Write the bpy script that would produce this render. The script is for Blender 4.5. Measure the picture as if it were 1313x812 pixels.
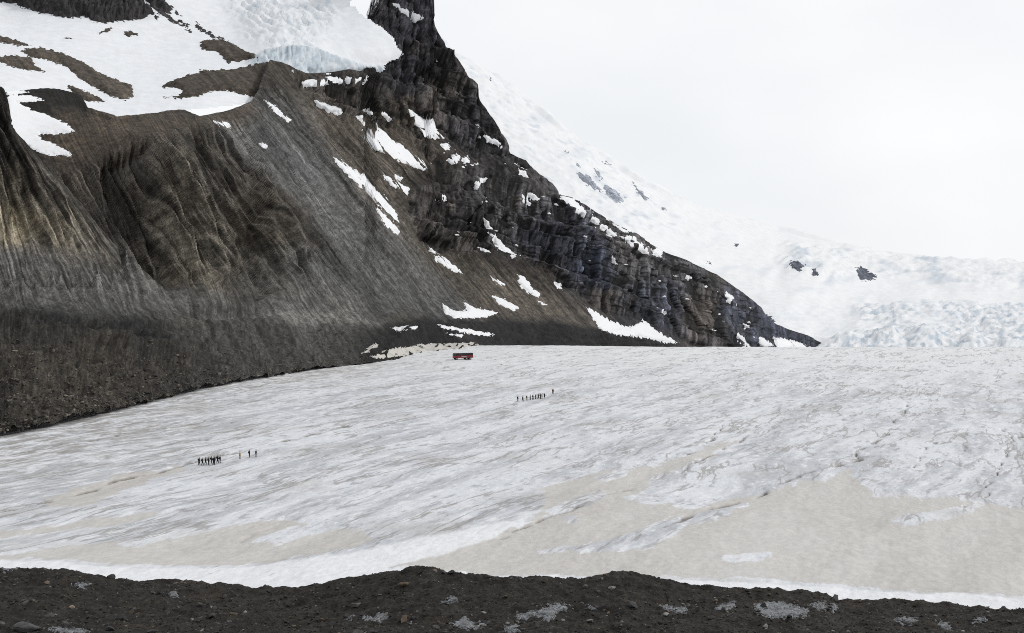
import bpy, bmesh, math, random
import numpy as np
from mathutils import Vector

# ------------------------------------------------------------------ camera, sky, sun
W0, H0, FPX = 1313.0, 812.0, 1500.0          # survey frame of the photograph (pixels) and focal length
CAMZ = 42.0                                  # eye height above the ice
PITCH = math.atan(51.0 / FPX)
sc = bpy.context.scene
for o in list(bpy.data.objects):
    bpy.data.objects.remove(o)
cam = bpy.data.cameras.new('camera'); camo = bpy.data.objects.new('camera', cam)
sc.collection.objects.link(camo); sc.camera = camo
cam.sensor_width = 36.0; cam.lens = 36.0 * FPX / W0
cam.clip_start = 0.1; cam.clip_end = 12000
camo.location = (0, 0, CAMZ); camo.rotation_euler = (math.pi / 2 - PITCH, 0, 0)

SUN_EL, SUN_AZ = math.radians(36), math.radians(80)      # azimuth clockwise from the view axis (+Y)
world = bpy.data.worlds.new('World'); sc.world = world; world.use_nodes = True
wn, wl = world.node_tree.nodes, world.node_tree.links
wn.clear()
w_out = wn.new('ShaderNodeOutputWorld'); w_bg = wn.new('ShaderNodeBackground')
sky = wn.new('ShaderNodeTexSky'); sky.sky_type = 'NISHITA'; sky.sun_disc = False
sky.sun_elevation = SUN_EL; sky.sun_rotation = SUN_AZ
w_bg.inputs['Strength'].default_value = 0.10
w_tc = wn.new('ShaderNodeTexCoord')
w_map = wn.new('ShaderNodeMapping'); w_map.inputs['Scale'].default_value = (1.0, 1.0, 2.2)
w_no = wn.new('ShaderNodeTexNoise'); w_no.inputs['Scale'].default_value = 2.3
w_no.inputs['Detail'].default_value = 4; w_no.inputs['Roughness'].default_value = 0.45
w_ramp = wn.new('ShaderNodeValToRGB')        # thick bright overcast, slightly uneven
w_ramp.color_ramp.elements[0].position = 0.36; w_ramp.color_ramp.elements[0].color = (8.7, 8.95, 9.2, 1)
w_ramp.color_ramp.elements[1].position = 0.66; w_ramp.color_ramp.elements[1].color = (10.1, 10.15, 10.2, 1)
w_mix = wn.new('ShaderNodeMixRGB'); w_mix.inputs[0].default_value = 0.97
wl.new(w_tc.outputs['Generated'], w_map.inputs[0]); wl.new(w_map.outputs[0], w_no.inputs['Vector'])
wl.new(w_no.outputs['Fac'], w_ramp.inputs[0])
wl.new(sky.outputs[0], w_mix.inputs[1]); wl.new(w_ramp.outputs[0], w_mix.inputs[2])
wl.new(w_mix.outputs[0], w_bg.inputs['Color']); wl.new(w_bg.outputs[0], w_out.inputs['Surface'])

sun = bpy.data.lights.new('sun', 'SUN'); suno = bpy.data.objects.new('sun', sun)
sc.collection.objects.link(suno)
sun.energy = 1.5; sun.angle = math.radians(10); sun.color = (1.0, 0.965, 0.91)
sdir = Vector((math.sin(SUN_AZ) * math.cos(SUN_EL), math.cos(SUN_AZ) * math.cos(SUN_EL), math.sin(SUN_EL)))
suno.rotation_euler = (-sdir).to_track_quat('-Z', 'Y').to_euler(); suno.location = (200, 0, 500)

sc.view_settings.view_transform = 'Standard'; sc.view_settings.look = 'None'
sc.view_settings.exposure = 0.0; sc.view_settings.gamma = 1.0; sc.view_settings.use_curve_mapping = False
sc.cycles.max_bounces = 6; sc.cycles.diffuse_bounces = 3; sc.cycles.volume_bounces = 0
sc.cycles.use_denoising = False; sc.cycles.use_adaptive_sampling = False; sc.cycles.filter_width = 0.95

# ------------------------------------------------------------------ helpers
rng = np.random.default_rng(7); random.seed(7)
_perm = rng.permutation(256).astype(np.int32); _perm = np.concatenate([_perm, _perm, _perm])
_g = rng.normal(size=(256, 3)).astype(np.float32); _g /= np.linalg.norm(_g, axis=1, keepdims=True)

from concurrent.futures import ThreadPoolExecutor
_pool = ThreadPoolExecutor(4)
def pnoise(p):
    p = np.asarray(p, np.float32); sh = p.shape[:-1]; p = p.reshape(-1, 3)
    if len(p) <= 16384: return _pn(p).reshape(sh)
    return np.concatenate(list(_pool.map(_pn, [p[k:k + 16384] for k in range(0, len(p), 16384)]))).reshape(sh)

def _pn(p):
    i = np.floor(p).astype(np.int32); f = p - i
    u = f * f * f * (f * (f * 6 - 15) + 10); i &= 255
    out = 0
    for dx in (0, 1):
        hx = _perm[i[:, 0] + dx]; wx = u[:, 0] if dx else 1 - u[:, 0]
        for dy in (0, 1):
            hy = _perm[hx + i[:, 1] + dy]; wy = wx * (u[:, 1] if dy else 1 - u[:, 1])
            for dz in (0, 1):
                g = _g[_perm[hy + i[:, 2] + dz] & 255]
                w = wy * (u[:, 2] if dz else 1 - u[:, 2])
                out = out + w * (g[:, 0] * (f[:, 0] - dx) + g[:, 1] * (f[:, 1] - dy) + g[:, 2] * (f[:, 2] - dz))
    return out * np.float32(1.6)

def fbm(p, octs=4, gain=0.5, lac=2.03, ridge=False):
    p = np.asarray(p, np.float32); a, s, n = 1.0, 0.0, 0.0
    for k in range(octs):
        v = pnoise(p * (lac ** k) + 17.3 * k)
        if ridge: v = 1.0 - 2.0 * np.abs(v)
        s = s + a * v; n += a; a *= gain
    return s / n

def st(*c):
    return np.stack(np.broadcast_arrays(*c), -1)

def smooth(a, b, x):
    t = np.clip((x - a) / (b - a), 0, 1); return t * t * (3 - 2 * t)

CP, SP = math.cos(PITCH), math.sin(PITCH)
def at(px, py, d):                       # bearing of the photograph + distance along the valley -> world point
    px, py, d = np.broadcast_arrays(np.asarray(px, float), np.asarray(py, float), np.asarray(d, float))
    xc = (px - W0 / 2) / FPX; yc = (H0 / 2 - py) / FPX
    dy = CP + yc * SP; dz = -SP + yc * CP
    return st(xc / dy * d, d, CAMZ + dz / dy * d)

def proj(P):
    x, y, z = P[..., 0], P[..., 1], P[..., 2] - CAMZ
    f = np.maximum(y * CP - z * SP, 1e-3); u = y * SP + z * CP
    return W0 / 2 + FPX * x / f, H0 / 2 - FPX * u / f

def flat_d(py, z=0.0):                   # distance at which a bearing row meets the level z
    yc = (H0 / 2 - py) / FPX
    return (CAMZ - z) / -((-SP + yc * CP) / (CP + yc * SP))

def tps(pts, vals, q):
    pts = np.asarray(pts, float) / 300; vals = np.asarray(vals, float); n = len(pts)
    def U(r2): return 0.5 * r2 * np.log(r2 + 1e-9)
    K = U(((pts[:, None] - pts[None]) ** 2).sum(-1)) + 0.004 * np.eye(n)
    Pm = np.c_[np.ones(n), pts]
    A = np.zeros((n + 3, n + 3)); A[:n, :n] = K; A[:n, n:] = Pm; A[n:, :n] = Pm.T
    w = np.linalg.solve(A, np.r_[vals, 0, 0, 0])
    q = np.asarray(q, float) / 300; sh = q.shape[:-1]; q = q.reshape(-1, 2)
    out = w[n] + q @ w[n + 1:]
    for k in range(n):
        out = out + w[k] * U(((q - pts[k]) ** 2).sum(-1))
    return out.reshape(sh)

def curve(pts, x):
    pts = np.asarray(pts, float); return np.interp(x, pts[:, 0], pts[:, 1])

def psdf(poly, x, y):                    # signed distance to polygon, positive inside
    poly = np.asarray(poly, float); x = np.asarray(x, float); y = np.asarray(y, float)
    d2 = np.full(x.shape, 1e18); ins = np.zeros(x.shape, bool)
    for k in range(len(poly)):
        ax, ay = poly[k]; bx, by = poly[(k + 1) % len(poly)]
        ex, ey = bx - ax, by - ay
        t = np.clip(((x - ax) * ex + (y - ay) * ey) / (ex * ex + ey * ey + 1e-9), 0, 1)
        d2 = np.minimum(d2, (x - ax - t * ex) ** 2 + (y - ay - t * ey) ** 2)
        if ay != by:
            c = ((ay > y) != (by > y)) & (x < (bx - ax) * (y - ay) / (by - ay) + ax)
            ins ^= c
    return np.where(ins, 1, -1) * np.sqrt(d2)

def ldist(line, x, y):
    line = np.asarray(line, float); d2 = np.full(np.shape(x), 1e18)
    for (ax, ay), (bx, by) in zip(line[:-1], line[1:]):
        ex, ey = bx - ax, by - ay
        t = np.clip(((x - ax) * ex + (y - ay) * ey) / (ex * ex + ey * ey + 1e-9), 0, 1)
        d2 = np.minimum(d2, (x - ax - t * ex) ** 2 + (y - ay - t * ey) ** 2)
    return np.sqrt(d2)

def blur(P, k):
    for ax in (0, 1):
        for _ in range(2):
            c = np.cumsum(np.concatenate([np.repeat(np.take(P, [0], ax), k + 1, ax), P, np.repeat(np.take(P, [-1], ax), k, ax)], ax), ax)
            n = P.shape[ax]
            P = (np.take(c, range(2 * k + 1, 2 * k + 1 + n), ax) - np.take(c, range(0, n), ax)) / (2 * k + 1)
    return P

def normals(P):
    a = np.gradient(P, axis=0); b = np.gradient(P, axis=1)
    n = np.cross(b, a); n /= np.linalg.norm(n, axis=-1, keepdims=True) + 1e-12
    return n

def lin(c):
    c = np.asarray(c, float) / 255; return np.where(c < .04045, c / 12.92, ((c + .055) / 1.055) ** 2.4)

def link(o, parent=None):
    sc.collection.objects.link(o)
    if parent is not None: o.parent = parent
    return o

def mesh_np(name, V, F, mat, smooth_=True, attrs=None):
    V = np.ascontiguousarray(V, np.float32).reshape(-1, 3); F = np.ascontiguousarray(F, np.int32)
    m = bpy.data.meshes.new(name)
    n = F.shape[1]
    m.vertices.add(len(V)); m.vertices.foreach_set('co', V.ravel())
    m.loops.add(F.size); m.loops.foreach_set('vertex_index', F.ravel())
    m.polygons.add(len(F)); m.polygons.foreach_set('loop_start', np.arange(0, F.size, n, dtype=np.int32))
    m.polygons.foreach_set('use_smooth', np.full(len(F), smooth_, bool))
    m.update(calc_edges=True)
    for k, a in (attrs or {}).items():
        a = np.asarray(a, np.float32)
        if a.ndim == 2 and a.shape[1] == 3:
            la = m.attributes.new(k, 'FLOAT_COLOR', 'POINT')
            la.data.foreach_set('color', np.c_[a, np.ones(len(a))].astype(np.float32).ravel())
        else:
            la = m.attributes.new(k, 'FLOAT', 'POINT'); la.data.foreach_set('value', a.ravel())
    if mat: m.materials.append(mat)
    return m

def grid_faces(ny, nx, keep=None):
    idx = np.arange(ny * nx).reshape(ny, nx)
    F = np.stack([idx[:-1, :-1], idx[:-1, 1:], idx[1:, 1:], idx[1:, :-1]], -1).reshape(-1, 4)
    return F if keep is None else F[keep.reshape(-1)]

def compact(V, F, attrs):
    used = np.unique(F); re = np.zeros(len(V), np.int64); re[used] = np.arange(len(used))
    return V[used], re[F], {k: v[used] for k, v in attrs.items()}

def grid_obj(name, P, mat, attrs=None, parent=None, keep=None):
    ny, nx = P.shape[:2]
    F = grid_faces(ny, nx, keep)
    V = P.reshape(-1, 3); at_ = {k: np.asarray(v).reshape(ny * nx, -1).squeeze() for k, v in (attrs or {}).items()}
    if keep is not None: V, F, at_ = compact(V, F, at_)
    return link(bpy.data.objects.new(name, mesh_np(name, V, F, mat, True, at_)), parent)

def tag(o, label=None, cat=None, group=None, kind=None):
    for k, v in (('label', label), ('category', cat), ('group', group), ('kind', kind)):
        if v: o[k] = v
    return o

# ------------------------------------------------------------------ materials
class NT:
    def __init__(self, name):
        self.m = bpy.data.materials.new(name); self.m.use_nodes = True
        self.t = self.m.node_tree; self.t.nodes.clear()
        self.out = self.t.nodes.new('ShaderNodeOutputMaterial')
        self.b = self.t.nodes.new('ShaderNodeBsdfPrincipled')
        self.t.links.new(self.b.outputs[0], self.out.inputs['Surface'])
        self.b.inputs['Specular IOR Level'].default_value = 0.25
        self.pos = self.t.nodes.new('ShaderNodeNewGeometry').outputs['Position']
    def n(self, typ, **kw):
        x = self.t.nodes.new(typ)
        for k, v in kw.items():
            if hasattr(x, k) and k not in ('Scale',): setattr(x, k, v)
        return x
    def l(self, a, b): self.t.links.new(a, b)
    def put(self, sock, v):
        if hasattr(v, 'is_output'): self.l(v, sock)
        else: sock.default_value = v
    def mapped(self, scale=(1, 1, 1), rotz=0.0, vec=None):
        x = self.n('ShaderNodeMapping'); self.l(vec or self.pos, x.inputs[0])
        x.inputs['Scale'].default_value = scale; x.inputs['Rotation'].default_value = (0, 0, rotz)
        return x.outputs[0]
    def noise(self, scale, detail=4, rough=0.55, vec=None):
        x = self.n('ShaderNodeTexNoise'); self.l(vec or self.pos, x.inputs['Vector'])
        x.inputs['Scale'].default_value = scale; x.inputs['Detail'].default_value = detail
        x.inputs['Roughness'].default_value = rough
        return x.outputs['Fac']
    def math(self, op, a, b=0.0, clamp=False):
        x = self.n('ShaderNodeMath', operation=op, use_clamp=clamp)
        self.put(x.inputs[0], a); self.put(x.inputs[1], b); return x.outputs[0]
    def ramp(self, v, a, b, lo=0.0, hi=1.0):
        x = self.n('ShaderNodeMapRange', interpolation_type='SMOOTHSTEP'); self.put(x.inputs[0], v)
        for k, q in enumerate((a, b, lo, hi)): x.inputs[1 + k].default_value = q
        return x.outputs[0]
    def mix(self, f, a, b, mode='MIX'):
        x = self.n('ShaderNodeMixRGB', blend_type=mode)
        self.put(x.inputs[0], f)
        for s, v in ((x.inputs[1], a), (x.inputs[2], b)):
            if isinstance(v, (tuple, list)): s.default_value = tuple(v)[:3] + (1,)
            else: self.l(v, s)
        return x.outputs[0]
    def attr(self, name, col=False):
        x = self.n('ShaderNodeAttribute', attribute_name=name); return x.outputs['Color' if col else 'Fac']
    def bump(self, h, strength, dist, normal=None):
        x = self.n('ShaderNodeBump'); self.l(h, x.inputs['Height'])
        x.inputs['Strength'].default_value = strength; x.inputs['Distance'].default_value = dist
        if normal is not None: self.l(normal, x.inputs['Normal'])
        return x.outputs['Normal']
    def done(self, col, rough=0.9, normal=None):
        self.put(self.b.inputs['Base Color'], col if hasattr(col, 'is_output') else tuple(col)[:3] + (1,))
        self.put(self.b.inputs['Roughness'], rough)
        if normal is not None: self.l(normal, self.b.inputs['Normal'])
        return self.m

def grey(t, v):
    x = t.n('ShaderNodeCombineColor')
    for k in range(3): t.l(v, x.inputs[k])
    return x.outputs[0]

def mat_rock(name, s1, s2, bumpd, speck=0.25, stk=0.4):
    t = NT(name); c = t.attr('Col', True)
    n1 = t.noise(s1, 8, 0.72); n2 = t.noise(s2, 4, 0.65)
    cv = t.n('ShaderNodeCombineXYZ'); t.l(t.attr('fall_u'), cv.inputs[0]); t.l(t.attr('fall_v'), cv.inputs[1])
    n3 = t.noise(1.0, 2, 0.5, t.mapped((0.30, 0.006, 1), 0, cv.outputs[0]))
    f = t.math('MULTIPLY', t.ramp(n1, 0.36, 0.64, 0.62, 1.42), t.ramp(n2, 0.32, 0.68, 0.70, 1.32))
    f = t.math('MULTIPLY', f, t.ramp(n3, 0.34, 0.66, 1 - stk, 1 + stk))
    c2 = t.mix(1.0, c, grey(t, f), 'MULTIPLY')
    sp = t.ramp(n2, 0.66, 0.76, 0.0, speck)             # pale clasts
    c2 = t.mix(sp, c2, (0.30, 0.27, 0.23))
    h = t.math('ADD', t.math('MULTIPLY', n1, 0.8), t.math('ADD', t.math('MULTIPLY', n2, 0.45), t.math('MULTIPLY', n3, stk)))
    return t.done(c2, 0.92, t.bump(h, 0.8, bumpd))

def mat_snow(name, base=(0.72, 0.73, 0.75), s=0.25, amp=0.04, dirt=(0.60, 0.58, 0.54), dirtamt=0.35, bd=0.5):
    t = NT(name)
    n1 = t.noise(s, 5, 0.6); n2 = t.noise(s * 7, 3, 0.6)
    c = t.mix(t.ramp(n1, 0.45, 0.75, 0, dirtamt), base, dirt)
    h = t.math('ADD', n1, t.math('MULTIPLY', n2, 0.35))
    return t.done(c, 0.75, t.bump(h, 0.5, bd))

def mat_vcol(name, rough, s, amp, bd, bs=0.6):
    t = NT(name); c = t.attr('Col', True); n1 = t.noise(s, 5, 0.6)
    c = t.mix(1.0, c, grey(t, t.ramp(n1, 0.25, 0.75, 1 - amp, 1 + amp)), 'MULTIPLY')
    return t.done(c, rough, t.bump(n1, bs, bd))

M_rock = mat_rock('mountain_rock', 0.22, 1.1, 1.8, 0.15, 0.35)
M_till = mat_rock('moraine_till', 0.35, 1.6, 1.0, 0.25)
M_near = mat_rock('near_moraine', 1.6, 9.0, 0.16, 0.10, 0.0)
M_snow = mat_snow('patch_snow')
M_sfield = mat_vcol('snowfield_snow', 0.75, 0.12, 0.05, 1.2)
M_far = mat_vcol('far_snow', 0.75, 0.05, 0.04, 2.5)

def mat_stone(name, col, s=5.0, var=0.4):
    t = NT(name); oi = t.n('ShaderNodeObjectInfo')
    n1 = t.noise(s, 4, 0.6)
    f = t.math('MULTIPLY', t.ramp(n1, 0.25, 0.75, 1 - var, 1 + var), t.ramp(oi.outputs['Random'], 0, 1, 0.6, 1.6))
    return t.done(t.mix(1.0, col, grey(t, f), 'MULTIPLY'), 0.85, t.bump(n1, 0.6, 0.03))
M_stone = mat_stone('dark_stone', (0.040, 0.039, 0.039))
M_stone_b = mat_stone('brown_stone', (0.075, 0.058, 0.042))
M_stone_g = mat_stone('grey_stone', (0.13, 0.13, 0.13))

# ------------------------------------------------------------------ glacier
EDGE = [(-400, 640), (-300, 618), (-100, 575), (0, 552), (30, 546), (90, 534), (150, 519), (200, 507), (270, 490), (330, 481), (400, 469), (470, 462), (520, 452), (600, 443)]
def build_glacier():
    px = np.arange(-330, 1645, 2.5)
    ys = np.concatenate([np.arange(800, 452, -1.0), np.arange(452, 442.9, -0.4)])
    d = np.concatenate([flat_d(ys), np.linspace(flat_d(442.5), 1500, 26)])
    PX, D = np.meshgrid(px, d)
    X = (PX - W0 / 2) / FPX * D; Y = D
    ca, sa = math.cos(math.radians(66)), math.sin(math.radians(66))     # ice flow direction
    U = X * ca + Y * sa; V = -X * sa + Y * ca
    U = U + 14 * fbm(st(X / 90, Y / 90, X * 0), 3)
    V = V + 9 * fbm(st(X / 60, Y / 60, X * 0 + 9), 3)
    crest = 690 + 26 * smooth(200, -150, X) + 10 * fbm(st(X / 80, X * 0, X * 0 + 3), 3)
    Z = 0.55 * fbm(st(X / 55, Y / 55, X * 0), 3) * smooth(900, 500, Y)
    Z -= 0.085 * np.where(Y > crest, Y - crest, 0) * smooth(-20, 60, Y - crest)
    Z = np.maximum(Z, -62)
    streak = fbm(st(U / 34, V / 7, X * 0), 4)
    fine = fbm(st(U / 7, V / 1.3, X * 0 + 5), 3)
    Z += 0.30 * streak + 0.10 * fine + 0.16 * fbm(st(X / 3.5, Y / 3.5, X * 0), 3)
    rough = smooth(300, 420, Y)
    Z += rough * 0.35 * fbm(st(X / 5, Y / 9, X * 0 + 2), 3, ridge=True) * smooth(700, 600, Y)
    py = proj(st(X, Y, X * 0))[1]
    w = lambda s, k: s * fbm(st(X / 9, Y / 14, X * 0 + k), 3)
    wx, wy = PX + w(16, 1) , py + w(5, 2)
    # tan silt-covered ice
    tans = [
        [(-400, 700), (-100, 705), (0, 712), (60, 702), (140, 697), (220, 690), (300, 672), (360, 664), (395, 672), (400, 682), (465, 680), (478, 692), (440, 706), (380, 714), (300, 724), (210, 726), (110, 722), (30, 716), (-100, 722), (-400, 730)],
        [(-60, 690), (60, 672), (130, 662), (230, 656), (180, 668), (90, 680), (0, 692)],
        [(455, 727), (520, 716), (585, 700), (640, 684), (682, 664), (692, 655), (698, 640), (694, 630), (730, 614), (790, 602), (850, 600), (842, 612), (818, 630), (880, 650), (905, 648), (990, 632), (1050, 618), (1095, 602), (1104, 620), (1125, 634), (1230, 640), (1313, 650), (1700, 660), (1700, 800), (1313, 764), (1200, 760), (1050, 748), (860, 740), (640, 738), (520, 732)],
        [(60, 640), (90, 628), (160, 606), (230, 596), (245, 602), (180, 618), (110, 645), (60, 652)],
        [(790, 606), (870, 588), (905, 572), (960, 560), (930, 575), (880, 600), (830, 612)],
    ]
    islands = [
        [(690, 708), (720, 702), (790, 690), (850, 668), (900, 654), (965, 646), (935, 662), (880, 676), (830, 702), (780, 706), (720, 711)],
        [(694, 656), (730, 642), (770, 630), (782, 636), (750, 652), (712, 660)],
        [(755, 610), (800, 604), (800, 610), (770, 616)], [(800, 636), (850, 634), (905, 640), (840, 648)],
        [(930, 716), (985, 708), (990, 712), (940, 718)], [(1140, 668), (1200, 656), (1260, 648), (1230, 662), (1170, 674)],
        [(690, 664), (745, 662), (740, 672)], [(120, 696), (190, 684), (290, 668), (250, 682), (170, 700)], [(320, 690), (380, 676), (440, 668), (420, 680), (350, 696)],
    ]
    dirt = np.full(PX.shape, -40.0)
    for p in tans: dirt = np.maximum(dirt, psdf(p, wx, wy))
    for p in islands: dirt = np.minimum(dirt, -psdf(p, wx, wy))
    dirt = np.clip(dirt / 14, -1, 1)
    # clean white band of fresh snow next to the near moraine
    white = psdf([(-400, 722), (0, 716), (120, 724), (300, 727), (440, 712), (560, 688), (640, 672), (700, 652), (640, 690), (560, 716), (500, 730), (640, 739), (860, 741), (1050, 751), (1200, 762), (1313, 765), (1700, 790), (1700, 850), (-400, 850)], wx, wy)
    white = np.clip(white / 10, -1, 1)
    # meltwater channels and cracks
    chans = [([(-60, 668), (40, 645), (90, 632), (150, 612), (200, 604), (260, 590), (330, 572), (400, 556), (450, 546)], 2.0, 1.2),
             ([(640, 690), (700, 664), (735, 655), (780, 633), (810, 625), (860, 612), (920, 580), (960, 560)], 1.8, 1.0),
             ([(850, 674), (900, 655), (970, 638), (1020, 612), (1070, 598), (1104, 588), (1104, 574), (1128, 562), (1146, 556), (1150, 540), (1164, 520)], 2.2, 1.6),
             ([(1240, 650), (1272, 636), (1275, 615), (1292, 585), (1300, 560)], 1.8, 1.3),
             ([(1175, 600), (1192, 575), (1205, 555), (1212, 540)], 1.4, .9), ([(1238, 572), (1255, 588), (1252, 598)], 1.4, .9),
             ([(880, 582), (898, 574), (918, 562), (925, 545)], 1.6, 1.1), ([(1290, 552), (1313, 560), (1360, 560)], 1.6, 1.1), ([(1255, 525), (1280, 528)], 1.3, .9),
             ([(220, 640), (330, 612), (420, 598), (520, 570)], 1.6, .6), ([(80, 600), (200, 572), (300, 556), (420, 530)], 1.6, .7),
             ([(300, 690), (420, 650), (520, 630), (640, 600)], 1.5, .5), ([(-40, 590), (60, 574), (160, 556), (260, 540)], 1.6, .8)]
    ch = np.zeros(PX.shape)
    jx = PX + 5 * fbm(st(X / 3.5, Y / 5, X * 0 + 7), 3) + 10 * fbm(st(X / 16, Y / 16, X * 0 + 8), 2)
    jy = py + 2.5 * fbm(st(X / 3.5, Y / 5, X * 0 + 11), 3)
    for ln, wd, dp in chans:
        g = np.exp(-(ldist(ln, jx, jy * 1.0) / (wd * 0.8)) ** 2) * smooth(-0.25, 0.2, fbm(st(X / 6, Y / 9, X * 0 + 21), 3))
        Z -= dp * 0.65 * g; ch = np.maximum(ch, g * min(dp, 1.3) / 1.3)
    Z -= 0.25 * np.clip(dirt, -0.3, 1)
    # dirty rim by the moraine at the left
    rim = curve(EDGE, PX) - py
    rimd = np.maximum(smooth(-30, 0, rim + 12 * fbm(st(U / 20, V / 6, X * 0 + 31), 3)), 0.85 * smooth(-120, -10, rim + 40 * fbm(st(U / 40, V / 14, X * 0 + 33), 3)) * smooth(420, 120, PX)) * smooth(560, 440, PX)
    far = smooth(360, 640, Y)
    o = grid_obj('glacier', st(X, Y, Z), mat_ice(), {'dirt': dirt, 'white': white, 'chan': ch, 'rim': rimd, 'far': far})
    return tag(o, kind='structure')

def mat_ice():
    t = NT('glacier_ice')
    v = t.mapped((1, 1, 1), math.radians(-66))
    wob = t.n('ShaderNodeTexNoise'); t.l(t.pos, wob.inputs['Vector']); wob.inputs['Scale'].default_value = 0.02
    off = t.n('ShaderNodeVectorMath', operation='MULTIPLY_ADD')
    t.l(wob.outputs['Color'], off.inputs[0]); off.inputs[1].default_value = (14, 14, 0); t.l(v, off.inputs[2])
    vec = off.outputs[0]
    s1 = t.noise(1.0, 9, 0.68, t.mapped((0.013, 0.080, 0.1), 0, vec))
    s2 = t.noise(1.0, 8, 0.7, t.mapped((0.13, 0.36, 0.3), 0, vec))
    s3 = t.noise(1.0, 5, 0.7, t.mapped((0.8, 1.2, 1), 0, vec))
    b1 = t.noise(0.035, 5, 0.6)
    dirt, white, chan, rim, far = [t.attr(k) for k in ('dirt', 'white', 'chan', 'rim', 'far')]
    ice = t.mix(t.ramp(s1, 0.44, 0.60), (0.585, 0.60, 0.63), (0.42, 0.432, 0.46))
    ice = t.mix(t.ramp(s2, 0.54, 0.63, 0, 0.7), ice, (0.285, 0.29, 0.31))
    ice = t.mix(t.ramp(s2, 0.47, 0.38, 0, 0.85), ice, (0.65, 0.66, 0.68))
    ice = t.mix(t.ramp(b1, 0.5, 0.7, 0, 0.5), ice, (0.40, 0.385, 0.37))
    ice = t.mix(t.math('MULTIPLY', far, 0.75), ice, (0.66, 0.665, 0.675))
    dd = t.math('ADD', dirt, t.math('MULTIPLY', t.math('SUBTRACT', s2, 0.5), 1.5))
    dd = t.math('ADD', dd, t.math('MULTIPLY', t.math('SUBTRACT', s1, 0.5), 1.2))
    silt = t.mix(t.ramp(s1, 0.35, 0.7), (0.495, 0.48, 0.462), (0.425, 0.408, 0.388))
    silt = t.mix(t.ramp(s3, 0.4, 0.7, 0, 0.15), silt, (0.53, 0.52, 0.505))
    c = t.mix(t.ramp(dd, -0.06, 0.14), ice, silt)
    ww = t.math('ADD', white, t.math('MULTIPLY', t.math('SUBTRACT', s1, 0.5), 2.6))
    c = t.mix(t.ramp(ww, -0.05, 0.35, 0, 0.9), c, (0.68, 0.69, 0.71))
    rl = t.math('ABSOLUTE', t.math('SUBTRACT', t.noise(1.0, 5, 0.6, t.mapped((0.018, 0.11, 0.1), 0, vec)), 0.5))
    rill = t.math('MULTIPLY', t.math('MULTIPLY', t.ramp(rl, 0.026, 0.004), t.ramp(b1, 0.40, 0.52)), t.math('MULTIPLY', t.ramp(dirt, 0.2, -0.3, 0.12, 1), t.ramp(white, 0.1, -0.4, 0.15, 1)))
    c = t.mix(t.math('MULTIPLY', rill, 0.7), c, (0.24, 0.23, 0.22))
    rr = t.math('MULTIPLY', rim, t.ramp(s2, 0.42, 0.58))
    c = t.mix(t.math('MULTIPLY', rr, 0.85), c, (0.235, 0.215, 0.19))
    cc = t.math('MULTIPLY', t.ramp(chan, 0.15, 0.7), t.ramp(s3, 0.30, 0.5))
    c = t.mix(t.math('MULTIPLY', cc, 0.9), c, (0.15, 0.135, 0.115))
    s4 = t.noise(1.0, 4, 0.7, t.mapped((0.9, 0.22, 1)))
    c = t.mix(1.0, c, grey(t, t.math('MULTIPLY', t.ramp(s3, 0.25, 0.75, 0.91, 1.08), t.ramp(s4, 0.25, 0.75, 1.05, 0.93))), 'MULTIPLY')
    crk = t.math('MULTIPLY', t.ramp(t.noise(1.0, 4, 0.6, t.mapped((0.16, 0.6, 1), 0, vec)), 0.66, 0.74), t.ramp(dirt, 0.3, -0.4))
    c = t.mix(t.math('MULTIPLY', crk, 0.45), c, (0.16, 0.155, 0.15))
    h = t.math('ADD', t.math('MULTIPLY', s2, 0.8), t.math('MULTIPLY', s3, 0.5))
    return t.done(c, 0.6, t.bump(h, 0.4, 0.4))

# ------------------------------------------------------------------ terrain sheets
TX, TY = 0.80, 0.60                      # horizontal direction along the valley wall (contours)

class Sheet: pass
def sheet(x0, x1, step, rows, top, bot, ctrl, back=(14, 8.0, 0.75)):
    s = Sheet()
    px = np.arange(x0, x1, step); t = np.linspace(0, 1, rows)
    yt, yb = curve(top, px), curve(bot, px)
    PX = np.repeat(px[None], rows, 0); PY = yb[None] + (yt - yb)[None] * t[:, None]
    c = np.asarray(ctrl, float)
    D = np.exp(tps(c[:, :2], np.log(c[:, 2]), st(PX, PY)))
    P = at(PX, PY, D)
    nb, stp, sl = back
    if nb:
        k = np.arange(1, nb + 1)[:, None]
        extra = np.repeat(P[-1][None], nb, 0).copy()
        dist = stp * (k ** 1.35)
        dirb = P[-1, :, :2] / np.linalg.norm(P[-1, :, :2], axis=-1, keepdims=True)
        extra[..., :2] += dirb[None] * dist[..., None]; extra[..., 2] -= sl * dist * smooth(0, 3, k) 
        P = np.concatenate([P, extra], 0)
    s.P = P; s.N = normals(blur(P, 3)); s.px, s.py = proj(P); s.rows = rows
    flip = (s.N * (P - np.array([0, 0, CAMZ]))).sum(-1) > 0
    s.N[flip] *= -1
    s.vis = np.zeros(P.shape[:2], bool); s.vis[:rows] = True
    return s

def idw(pts, px, py, p=2.2):
    num = 0; den = 0
    for x, y, c in pts:
        w = 1 / (((px - x) ** 2 + (py - y) ** 2) / 400 + 0.6) ** p
        num = num + w[..., None] * lin(c); den = den + w
    return num / den[..., None]

def bumpline(s, line, width, amp):       # ridge (+) or gully (-) following a line on the slope
    g = np.exp(-(ldist(line, s.px + 6 * s.wob, s.py + 6 * s.wob2) / width) ** 2)
    return amp * g

def poly_from(zx, zy, k, pts): return [(zx + x / k, zy + y / k) for x, y in pts]

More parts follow.
